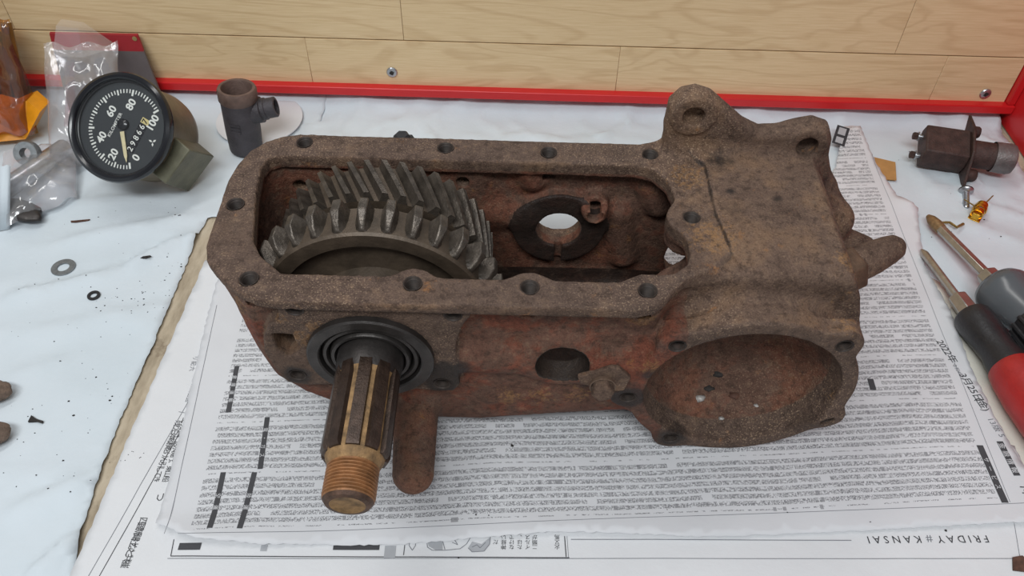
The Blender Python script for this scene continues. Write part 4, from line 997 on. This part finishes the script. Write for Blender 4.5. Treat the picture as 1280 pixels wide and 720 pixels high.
# ================================================================== pipe tee
tb = Vector((-0.2535, 0.6110, -0.0020)); tt = Vector((-0.2490, 0.6150, 0.0620))
TM = frame(tb, tt - tb); L = (tt - tb).length
tee = empty('pipe_tee', mat=TM); tag(tee, 'dark cast pipe tee fitting standing open end up beside the speedometer', 'pipe fitting')
MB().lathe([(0.0, 0.0), (0.0145, 0.0), (0.0150, 0.002), (0.0158, 0.020), (0.0160, L - 0.012), (0.0150, L - 0.010)], 40).build('tee_body', M['tee'], tee)
MB().lathe([(0.0158, L - 0.013), (0.0172, L - 0.011), (0.0172, L - 0.002), (0.0162, L), (0.0138, L), (0.0132, L - 0.001), (0.0130, L - 0.03), (0, L - 0.03)], 40).build('collar', M['tee_rim'], tee)
bdir = TM.to_3x3().inverted() @ Vector((0.97, 0.10, 0.16))
o = MB().lathe([(0.0118, 0.008), (0.0118, 0.0200), (0.0100, 0.0205), (0.0100, 0.0240), (0.0092, 0.0245), (0.0092, 0.0330), (0.0086, 0.0335), (0.0068, 0.0335), (0.0064, 0.020), (0, 0.020)], 28, frame((0, 0, 0.038), bdir)).build('side_outlet', M['tee'], tee)
for a, b in ((0.022, 0.034),):
    w_ = TM.to_3x3().inverted() @ Vector((-0.1, -1, 0.05))
    mb = MB()
    for q in (-0.0028, 0.0008, 0.004): mb.box((-0.0045, q - 0.0008, 0.0150), (0.0045, q + 0.0008, 0.0163), frame((0, 0, 0.030), w_, (1, 0, 0)))
    mb.build('cast_mark', M['tee'], tee)

# white round lid behind the tee
lid = MB().lathe([(0.0, 0.0), (0.040, 0.0), (0.0415, 0.0006), (0.0415, 0.0016), (0.040, 0.002), (0, 0.0018)], 56).build('round_lid', M['paper_print'], None)
lid.location = (-0.2510, 0.6560, -0.0010); lid.rotation_euler = (0.02, 0.0, 0); tag(lid, 'round white disc lying behind the pipe tee', 'disc')

# ================================================================== washers, lugs and crumbs on the left paper
def hz(x, y): return h_a(x, y)
p = at(79, 334, -0.003); wa = MB().lathe([(0.0048, 0.0), (0.0092, 0.0), (0.0094, 0.0005), (0.0092, 0.0011), (0.0048, 0.0011), (0.0046, 0.0005), (0.0048, 0.0)], 36).build('flat_washer', M['washer'])
wa.location = (p.x, p.y, hz(p.x, p.y) + 0.0004); tag(wa, 'grey zinc flat washer, the larger of two rings on white paper', 'washer')
p = at(118, 371, -0.003)
wb = MB().lathe([(0.0027, 0.0), (0.0047, 0.0), (0.0049, 0.0007), (0.0047, 0.0014), (0.0027, 0.0014), (0.0025, 0.0007), (0.0027, 0.0)], 28).build('rubber_ring', M['black_rubber'])
wb.location = (p.x, p.y, hz(p.x, p.y) + 0.0003); tag(wb, 'small black ring on white paper in front of the grey washer', 'ring')
def lump(name, mat, rad, seed, sub=3, rough=0.12, freq=1.6, blunt=1.0):
    bm = bmesh.new(); bmesh.ops.create_icosphere(bm, subdivisions=sub, radius=1.0)
    for v in bm.verts:
        n_ = v.co.normalized(); f_ = 1 + rough * noise.noise(n_ * freq + Vector((seed, seed * 2, 0))) + rough * 0.4 * noise.noise(n_ * freq * 4 + Vector((0, seed, 3)))
        v.co = Vector((math.copysign(abs(n_.x) ** blunt, n_.x) * rad[0], n_.y * rad[1], n_.z * rad[2])) * f_
    me = bpy.data.meshes.new(name); bm.to_mesh(me); bm.free(); return link(name, me, mat)
for (u, v, rad, rz), lab in zip(((-24, 494, (0.020, 0.0085, 0.0075), 0.35), (-27, 549, (0.020, 0.0088, 0.0078), 0.45)),
        ('rough rusty lug poking in at the left edge, the far one', 'rough rusty lug poking in at the left edge, the near one')):
    p = at(u, v, 0.004)
    o = lump('rusty_lug', M['rock'], rad, u * 0.3, 4, 0.10, 1.8, 0.6); o.location = (p.x, p.y, 0.0045); o.rotation_euler = (0, 0, rz); tag(o, lab, 'rusty lug', 'rusty lugs at the left edge')
def flake(u, v, pts, th_, mat, lab, cat, h, name='rust_flake', lift=0.0003):
    p = at(u, v, -0.003)
    o = MB().prism(pts, 0, th_).build(name, mat, None, smooth='flat'); o.location = (p.x, p.y, h(p.x, p.y) + lift); o.rotation_euler = (0.05, -0.06, 0); tag(o, lab, cat, 'crumbs of rust and dirt'); return o
flake(101, 277, [(-0.0080, -0.0010), (-0.004, -0.0012), (0.006, 0.0006), (0.0078, 0.0018), (0.003, 0.0014), (-0.005, 0.0006), (-0.0085, 0.0004)], 0.0012, M['dirt'], 'thin long rust flake in front of the clear plastic bag', 'flake', h_a)
flake(183, 327, [(-0.0048, -0.0010), (0.001, -0.0004), (0.0052, 0.0014), (0.004, 0.0022), (-0.002, 0.0012), (-0.005, 0.0002)], 0.0012, M['grit'], 'short dark flake on white paper beside the bare bench strip', 'flake', h_a)
flake(46, 525, [(-0.0050, -0.0018), (-0.0048, 0.0034), (0.0, 0.0004), (0.0052, -0.0012), (0.0050, -0.0026), (0.0008, -0.0014)], 0.0016, M['grit'], 'dark triangular chip near the two rusty lugs', 'chip', h_a)
flake(201, 612, [(-0.0055, -0.0030), (-0.002, 0.0018), (0.002, 0.0046), (0.0055, 0.0034), (0.006, -0.001), (0.003, -0.004), (0.0042, 0.0012), (0.0012, 0.002), (-0.002, -0.0022)], 0.0008, M['dirt'], 'curled dark red-brown flake on the bare bench strip', 'flake', lambda x, y: -0.006)
flake(1272, 706, [(-0.005, -0.004), (-0.002, 0.004), (0.004, 0.005), (0.007, 0.001), (0.003, -0.005)], 0.0012, M['dirt'], 'brown dirt flake at the lower right corner on newspaper', 'flake', h_low)
flake(1236, 470, [(-0.0008, -0.003), (0.0006, -0.003), (0.0012, 0.0035), (0.0, 0.003)], 0.0008, M['grit'], 'tiny dark splinter between newspaper and red screwdriver', 'splinter', h_c)
# scattered grit nobody could count
gm = MB(); rg = random.Random(11)
def speck(u, v, s_, h, lift=0.0002):
    p = at(u, v, -0.003); a = rg.uniform(0, 6.28); n_ = 4 + rg.randrange(3)
    pts = [(p.x + math.cos(a + 6.28*i/n_)*s_*rg.uniform(.6, 1.3), p.y + math.sin(a + 6.28*i/n_)*s_*rg.uniform(.5, 1.0)) for i in range(n_)]
    z_ = h(p.x, p.y) + lift
    gm.add([(a_, b_, z_) for a_, b_ in pts] + [(p.x, p.y, z_ + s_ * 0.8)], [(i, (i+1) % n_, n_) for i in range(n_)])
for c, r_, n_ in (((160, 385), 45, 34), ((230, 335), 30, 16), ((200, 358), 25, 18), ((90, 510), 60, 16), ((150, 480), 50, 14), ((60, 590), 60, 14), ((150, 300), 70, 12), ((60, 350), 60, 10), ((130, 640), 50, 6), ((60, 420), 60, 10), ((225, 268), 24, 6)):
    for i in range(n_):
        u, v = c[0] + rg.gauss(0, r_ * 0.6), c[1] + rg.gauss(0, r_ * 0.35)
        if u > 2 and u < 258 - (v - 268) * 0.42 - 3 and v > 240: speck(u, v, abs(rg.gauss(0.00032, 0.00024)) + 0.00015, h_a)
for i in range(10): speck(rg.uniform(130, 180), rg.uniform(555, 580), 0.0004, h_low)
for u, v, s_ in ((640, 560, .0016), (595, 646, .0007), (611, 647, .0006), (573, 698, .0008), (1182, 664, .0010), (983, 643, .0006), (833, 640, .0004), (1086, 655, .0005)): speck(u, v, s_, h_up if v < 660 else h_low, 0.0004)
for i in range(26): speck(rg.uniform(1080, 1260), rg.uniform(170, 300), abs(rg.gauss(0.0004, 0.0002)) + 0.0001, h_b)
o = gm.build('dirt_grit', M['grit'], None, smooth='flat'); tag(o, 'fine dark grit scattered over the papers', 'grit', kind='stuff')
# crumbs lying in the round chamber (housing frame)
chv = VW[(np.hypot(VW[:, 0] - CX, VW[:, 2] - CZ) < CR + 0.002) & (VW[:, 1] > 0) & (VW[:, 1] < 0.058)]
def in_case(x_, y_):
    near = chv[np.hypot(chv[:, 0] - x_, chv[:, 1] - y_) < 0.0025]
    return CASE @ Vector((x_, y_, float(near[:, 2].min()) + 0.0012))
for (x_, y_, s_, mk), lab in zip(((0.128, 0.028, 0.0040, 'crumb'), (0.134, 0.034, 0.0036, 'grit'), (0.152, 0.030, 0.0042, 'dirt'), (0.142, 0.016, 0.0022, 'crumb'), (0.140, 0.042, 0.0045, 'grit'), (0.165, 0.022, 0.0020, 'crumb')),
        ('pale grey metal crumb lying leftmost in the round chamber', 'dark grease crumb between the pale crumbs in the round chamber', 'brown gritty lump in the middle of the round chamber', 'tiny pale crumb nearest the rim in the round chamber', 'black grease blob deepest in the round chamber', 'tiny pale crumb at the right side of the round chamber')):
    o = lump('grease_crumb', M[mk], (s_, s_ * 0.7, s_ * 0.45), x_ * 90, 2, 0.5, 1.5); o.location = in_case(x_, y_); tag(o, lab, 'crumb', 'crumbs in the round chamber')

# ================================================================== right side: cardboard, switch, screw, terminal, screwdrivers
p = Vector((0.349, 0.598))
o = MB().prism([(-0.022, 0.024), (0.0065, 0.0130), (-0.0010, -0.0140), (-0.026, -0.012)], 0, 0.0007).build('cardboard_scrap', M['cardboard'], None, smooth='flat'); o.location = (p.x + 0.004, p.y, -0.0026); tag(o, 'tan cardboard corner poking out from the folded newspaper edge', 'cardboard', 'cardboard scraps')
o = MB().prism([(-0.012, 0.013), (0.012, 0.014), (0.012, -0.004), (-0.010, -0.011)], 0, 0.0012).build('cardboard_scrap', M['cardboard'], None, smooth='flat'); o.location = (0.1135, 0.6880, -0.0015); tag(o, 'tan cardboard corner just in front of the red rail', 'cardboard', 'cardboard scraps')

SWM = frame((0.412, 0.606, 0.0150), (0.93, -0.25, 0.02), (0.25, 0.93, 0.30))      # +Z runs along the plunger
sw = empty('foot_switch', mat=SWM); tag(sw, 'dark rusty plunger switch with square flange lying on white paper', 'switch')
MB().prism([(-0.0150, -0.0125), (0.0150, -0.0125), (0.0190, 0.0), (0.0150, 0.0135), (-0.0150, 0.0135), (-0.0180, 0.0)], -0.034, 0.004).build('switch_body', M['switch'], sw, bevel=0.0015)
fl_ = MB().prism([(-0.038, -0.006), (-0.014, -0.0145), (0.012, -0.016), (0.040, 0.006), (0.016, 0.018), (-0.012, 0.018)], 0.004, 0.0065).build('switch_flange', M['switch'], sw, bevel=0.0006)
MB().lathe([(0.0125, 0.0065), (0.0125, 0.028), (0.0135, 0.0285)], 32).build('plunger_sleeve', M['switch'], sw)
MB().lathe([(0.0138, 0.027), (0.0142, 0.040), (0.0130, 0.0440), (0.0100, 0.0455), (0, 0.0460)], 32).build('plunger_button', M['switch_cap'], sw)
for qx, qy in ((-0.023, -0.002), (0.022, 0.004)):
    MB().lathe([(0.0055, 0.0065), (0.0055, 0.0130), (0.0045, 0.0145), (0, 0.0145)], 16, Matrix.Translation((qx, qy, 0))).build('flange_boss', M['switch'], sw)
for qx, qy in ((0.009, 0.002), (-0.0085, -0.004)):
    te = empty('terminal_screw'); te.parent = sw; te.matrix_local = frame((qx, qy, -0.034), (0, 0, -1))
    MB().lathe([(0.0022, -0.002), (0.0022, 0.0035), (0.0044, 0.0036), (0.0044, 0.0046), (0.0030, 0.0048)], 20).build('terminal_washer', M['zinc'], te)
    MB().lathe([(0.0036, 0.0046), (0.0037, 0.0082), (0.0028, 0.0090), (0, 0.0090)], 6).build('terminal_nut', M['switch'], te)

p = at(1208, 238, 0.003); p2 = at(1209, 259, 0.001)
sm = empty('small_screw', mat=frame((p.x, p.y, 0.0025), (p2 - p).normalized() + Vector((0, 0, -0.12)))); tag(sm, 'small zinc screw with dark head beside the brass terminal', 'screw')
MB().lathe([(0, -0.0032), (0.0042, -0.0030), (0.0062, -0.0010), (0.0058, 0.0008)], 24).build('screw_head', M['black_steel'], sm)
MB().lathe([(0.0062, 0.0004), (0.0050, 0.0022), (0.0028, 0.0030)], 24).build('screw_washer', M['zinc'], sm)
pr = [(0.0030, 0.0020)]; zz_ = 0.003
while zz_ < 0.019: pr += [(0.0030, zz_ + 0.0005), (0.0023, zz_ + 0.0011)]; zz_ += 0.0011
MB().lathe(pr + [(0.0018, zz_ + 0.001), (0, zz_ + 0.001)], 18).build('screw_thread', M['zinc'], sm)

p = at(1224, 263, 0.003); BT = Matrix.Translation((p.x, p.y, 0.0035)) @ Matrix.Rotation(math.radians(52), 4, 'Z')
br = empty('brass_terminal', mat=BT); tag(br, 'bright brass spring terminal lying in front of the switch', 'terminal')
for i, (q, r_) in enumerate(((-0.006, 0.0050), (0.000, 0.0056), (0.006, 0.0046))):
    mb = MB(); mb.lathe([(r_, -0.0022), (r_ + 0.0004, 0), (r_, 0.0022), (r_ - 0.0008, 0.0022), (r_ - 0.0005, 0), (r_ - 0.0008, -0.0022), (r_, -0.0022)], 24, frame((q, 0, 0.0005), (1, 0, 0.1))); mb.build('brass_curl', M['brass'], br)
MB().box((-0.011, -0.0050, -0.0052), (0.010, 0.0050, -0.0042)).build('brass_strap', M['brass'], br, bevel=0.0003)
MB().box((-0.012, -0.0030, -0.0030), (-0.0092, 0.0030, 0.0030)).build('brass_tab', M['brass'], br, bevel=0.0004)
for a_, b_ in (((-0.002, 0.004, 0.003), (0.000, 0.0150, 0.0040)), ((0.008, -0.001, 0.002), (0.0190, -0.0035, 0.0060))):
    MB().tube([a_, b_], [0.0007, 0.0005], 8).build('brass_prong', M['brass_wire'], br)

def driver(name, tip, dirv, z0, label): 
    e = empty(name, mat=frame((tip[0], tip[1], z0), dirv)); tag(e, label, 'screwdriver', 'screwdrivers'); return e
# red and black one: +Z from tip to handle end
d1 = driver('screwdriver', (0.3405, 0.4870), (0.118, -0.990, 0.075), 0.0022, 'screwdriver with red and black grip, its shank slipping under the newspaper edge')
MB().lathe([(0, 0), (0.0012, 0.0005), (0.0033, 0.006), (0.0033, 0.058), (0, 0.058)], 20).build('shank', M['steel'], d1)
MB().lathe([(0.0050, 0.0575), (0.0074, 0.0590), (0.0080, 0.0800), (0, 0.0800)], 6).build('hex_bolster', M['steel'], d1, bevel=0.0006)
MB().lathe([(0.0095, 0.0790), (0.0128, 0.0795), (0.0138, 0.0815), (0.0142, 0.0900), (0.0130, 0.1080), (0.0128, 0.1180), (0.0148, 0.1300), (0.0150, 0.1340), (0.0, 0.1340)], 44).build('black_collar', M['black_grip'], d1)
MB().lathe([(0.0150, 0.1325), (0.0160, 0.1335), (0.0176, 0.1420), (0.0192, 0.1600), (0.0196, 0.1800), (0.0186, 0.2050), (0.0160, 0.2250), (0.0100, 0.2340), (0, 0.2360)], 44).build('red_grip', M['red_grip'], d1)
# grey one
d2 = driver('screwdriver', (0.3600, 0.5290), (0.196, -0.975, 0.105), 0.0030, 'screwdriver with smoky translucent grey grip and long steel shank')
MB().lathe([(0, 0), (0.0020, 0.0006), (0.0042, 0.0060), (0.0050, 0.0130), (0.0046, 0.0200), (0.0040, 0.0205)], 16).build('driver_tip', M['shank_tip'], d2)
MB().lathe([(0.0044, 0.0190), (0.0044, 0.0850), (0, 0.0850)], 6).build('shank', M['steel'], d2, bevel=0.0004)
MB().lathe([(0.0058, 0.0800), (0.0084, 0.0815), (0.0086, 0.0950), (0, 0.0950)], 6).build('hex_bolster', M['steel'], d2, bevel=0.0006)
MB().lathe([(0.0088, 0.0920), (0.0120, 0.0925), (0.0185, 0.0960), (0.0210, 0.1010), (0.0212, 0.1050), (0.0190, 0.1150), (0.0165, 0.1270), (0.0155, 0.1380), (0, 0.1380)], 44).build('grey_flare', M['smoke'], d2)
gp = MB()
gp.lathe([(0.0150, 0.1360), (0.0162, 0.1370), (0.0172, 0.1500), (0.0178, 0.1900), (0.0160, 0.2200), (0.0100, 0.2300), (0, 0.2310)], 40); gp.build('black_ribbed_grip', M['black_grip'], d2)
for k in range(14):
    a = 2 * PI * k / 14
    MB().tube([(0.0166 * math.cos(a), 0.0166 * math.sin(a), 0.1370), (0.0180 * math.cos(a), 0.0180 * math.sin(a), 0.1520), (0.0184 * math.cos(a), 0.0184 * math.sin(a), 0.1900)], 0.0017, 8).build('grip_rib', M['black_grip'], d2)
# bent wire by the grey driver's tip
p0, p1, p2, p3 = at(1177, 278, 0.001), at(1187, 278, 0.002), at(1196, 284, 0.002), at(1204, 280, 0.001)
wr = MB().tube([p0, p0.lerp(p1, .6), p1, p1.lerp(p2, .5), p2, p3], [0.0009, 0.0011, 0.0011, 0.0011, 0.0012, 0.0014], 8).build('wire_hook', M['brass_wire'], None); tag(wr, 'short bent brass wire touching the grey screwdriver shank', 'wire')

# ================================================================== left back: red-topped card, bags, amber wrap, torn paper
c0 = at_y(76, 44, 0.6935 - 0.010); 
cdm = empty('backed_card', loc=(-0.398, 0.690, 0)); tag(cdm, 'dark grey card with red top strip leaning against the boards', 'card')
yb, yt = -0.022, -0.0045
def card_quad(name, s0, s1, mat):
    """band of the card between heights s0 and s1 (0 bottom, 1 top)"""
    H = 0.0735; mb = MB(); vs = []
    for t in (s0, s1):
        xl = -0.046 + 0.003 * t; xr = 0.052 - 0.012 * t
        for x_ in (xl, xr): vs.append((x_, yb + (yt - yb) * t, -0.003 + H * t))
    q = [Vector(v) for v in vs]; nrm_ = Vector((0, 0.0026, 0.0006))
    mb.add([q[0], q[1], q[3], q[2]] + [a + nrm_ for a in (q[0], q[1], q[3], q[2])], [(0, 1, 2, 3), (7, 6, 5, 4), (0, 4, 5, 1), (1, 5, 6, 2), (2, 6, 7, 3), (3, 7, 4, 0)])
    return mb.build(name, mat, cdm, smooth='flat')
card_quad('grey_panel', 0.0, 0.80, M['card_grey']); card_quad('red_strip', 0.801, 1.0, M['card_red'])
MB().lathe([(0.0022, 0), (0.0022, 0.0006), (0, 0.0009)], 14, frame((0.037, yt - 0.0012, 0.0680), (0, -1, 0))).build('rivet', M['rivet'], cdm)

def bag(name, corners_f, depth, mat, seed, nu=22, nv=24, amp=0.010, label='', cat='plastic bag', group='clear plastic bags', pinch=None):
    """two crinkled film walls from four corner points (bl, br, tr, tl) joined along their edges"""
    bl, br_, tr, tl = [Vector(c) for c in corners_f]; rs = random.Random(seed)
    nrm_ = (br_ - bl).cross(tl - bl).normalized()
    e = empty(name, loc=tuple((bl + br_) / 2)); org = (bl + br_) / 2
    tag(e, label, cat, group)
    for side, nm in ((1, 'film_front'), (-1, 'film_back')):
        vs = []; fs = []
        for j in range(nv + 1):
            for i in range(nu + 1):
                u, v = i / nu, j / nv
                p_ = bl.lerp(br_, u).lerp(tl.lerp(tr, u), v)
                bulge = math.sin(PI * u) ** 0.6 * (math.sin(PI * min(1, v * 0.9 + 0.12)) ** 0.7)
                k = 0
                for f_, g_ in ((2.2, 1.0), (4.7, 0.5), (9.0, 0.22)):
                    k += g_ * (1 - 2.6 * abs(noise.noise((u * f_ + seed, (v + 0.4 * u) * f_, side * 2.0 + f_))))
                off = side * depth * bulge + amp * k * (0.25 + bulge) * 0.7
                inb = 0 if (i in (0, nu) or j in (0, nv)) else 1
                p_ = p_ + nrm_ * (off if inb else amp * 0.8 * noise.noise((u * 4 + seed, v * 4, 0)))
                p_ += (br_ - bl) * (0.06 * noise.noise((v * 4, seed, 1.0))) + (tl - bl) * (0.08 * noise.noise((u * 4, seed, 4.0)))
                p_.z = max(p_.z, -0.0015)
                vs.append(p_ - org)
        for j in range(nv):
            for i in range(nu):
                a = j * (nu + 1) + i; b_ = a + 1; c_ = a + nu + 2; d_ = a + nu + 1
                if (i + j) % 2: fs += [(a, b_, c_), (a, c_, d_)]
                else: fs += [(a, b_, d_), (b_, c_, d_)]
        me = bpy.data.meshes.new(nm); me.from_pydata(vs, [], fs); me.update()
        o = link(nm, me, mat, e)
    return e, org
b1, org1 = bag('plastic_bag', [at(62, 212, 0.004), at(150, 186, 0.004), at_y(146, 48, 0.666), at_y(54, 58, 0.648)], 0.018, M['film'], 3.3, label='upright crinkled clear plastic bag with pink print behind the speedometer')
# flopped top of the bag
tp_ = MB(); q = [at_y(70, 32, 0.662), at_y(98, 36, 0.664), at_y(136, 62, 0.660), at_y(104, 72, 0.640), at_y(66, 70, 0.640)]
tp_.add([p_ - org1 for p_ in q] + [Vector((0, 0.012, 0)) + p_ - org1 for p_ in q[:3]], [(0, 1, 3, 4), (1, 2, 3), (0, 5, 6, 1), (1, 6, 7, 2)]); tp_.build('film_top', M['film'], b1, smooth='flat')
pk = MB(); q = [at_y(80, 78, 0.645), at_y(92, 78, 0.645), at_y(94, 120, 0.625), at_y(88, 158, 0.605), at_y(80, 158, 0.605), at_y(82, 120, 0.625)]
pk.add([p_ - org1 for p_ in q], [(0, 1, 2, 5), (5, 2, 3, 4)]); pk.build('pink_print', M['film_pink'], b1, smooth='flat')
b2, org2 = bag('plastic_bag', [at(8, 285, 0.003), at(96, 246, 0.003), at(94, 176, 0.010), at(2, 190, 0.012)], 0.011, M['film'], 8.1, amp=0.006, label='low clear plastic bag of metal parts lying left of the speedometer')
def rod(name, p, q, rad, mat, lab, cat):
    o = MB().tube([p, Vector(p).lerp(Vector(q), 0.03), Vector(p).lerp(Vector(q), 0.97), q], [rad * 0.85, rad, rad, rad * 0.85], 24).build(name, mat, None); tag(o, lab, cat); return o
rod('steel_rod', at(2, 240, 0.010), at(84, 183, 0.010), 0.0085, M['zinc'], 'bright steel rod inside the low clear bag', 'rod')
o = MB().lathe([(0.0048, 0), (0.0100, 0), (0.0108, 0.0015), (0.0108, 0.008), (0.0100, 0.0095), (0.0048, 0.0095), (0.0044, 0.005), (0.0048, 0)], 28).build('steel_collar', M['washer'], None)
p = at(40, 196, 0.012); o.matrix_world = frame((p.x, p.y, 0.016), (0.1, -0.8, 0.6)); tag(o, 'short steel collar inside the low clear bag behind the rod', 'collar')
p = at(24, 262, 0.004); o = lump('dark_part', M['black_steel'], (0.024, 0.011, 0.006), 5.0, 3, 0.25, 1.2); o.location = (p.x, p.y, 0.0040); o.rotation_euler = (0, 0, -0.4); tag(o, 'flat dark metal piece inside the low clear bag in front of the rod', 'metal part')
am, orga = bag('amber_wrap', [at(-60, 185, 0.003), at(50, 168, 0.003), at_y(12, 26, 0.672), at_y(-50, 10, 0.665)], 0.022, M['amber'], 5.7, amp=0.012, label='amber plastic wrap with orange lining at the left edge', cat='plastic wrap', group='wraps at the left edge')
og = MB(); q = [at(-70, 184, 0.004), at(32, 174, 0.004), at_y(50, 140, 0.618), at_y(34, 126, 0.626), at_y(8, 136, 0.618), at_y(-60, 118, 0.63)]
og.add([p_ - orga for p_ in q] + [p_ - orga + Vector((0, 0.02, -0.002)) for p_ in q], [(0, 1, 2, 3, 4, 5), (11, 10, 9, 8, 7, 6)] + [(i, (i+1) % 6, 6+(i+1) % 6, 6+i) for i in range(6)]); og.build('orange_lining', M['orange'], am, smooth='flat')
M['amber_brown'] = simple('dark_amber_lining', srgb(112, 74, 30), 0.3, 0.0, 0.5, 50)
for k_ in range(7):
    a_ = at_y(-62 + 15.5 * k_, 132 + 4 * (k_ % 2), 0.640); b_ = at_y(-70 + 13 * k_, 28 + 6 * (k_ % 3), 0.672)
    MB().tube([a_ - orga, a_.lerp(b_, 0.5) + Vector((0.002 * (k_ % 3 - 1), 0, 0.002)) - orga, b_ - orga], [0.0062, 0.0068, 0.0045], 8).build('brown_fold', M['amber_brown'], am)
tw_ = MB(); n_ = 10; vs = []
for i in range(n_ + 1):
    t = i / n_; p_ = at(-30 + 41 * t, 292 - 8 * t, 0.0); q_ = at_y(-30 + 43 * t, 207 + 2 * math.sin(t * 40) * 0.6, p_.y + 0.028)
    vs += [p_ + Vector((0, 0, -0.002)), q_]
tw_.add(vs, [(2*i, 2*i+2, 2*i+3, 2*i+1) for i in range(n_)]); o = tw_.build('torn_paper', M['white_paper'], None); s = o.modifiers.new('t', 'SOLIDIFY'); s.thickness = 0.0003
tag(o, 'torn white paper edge standing up at the far left before the bag', 'paper')
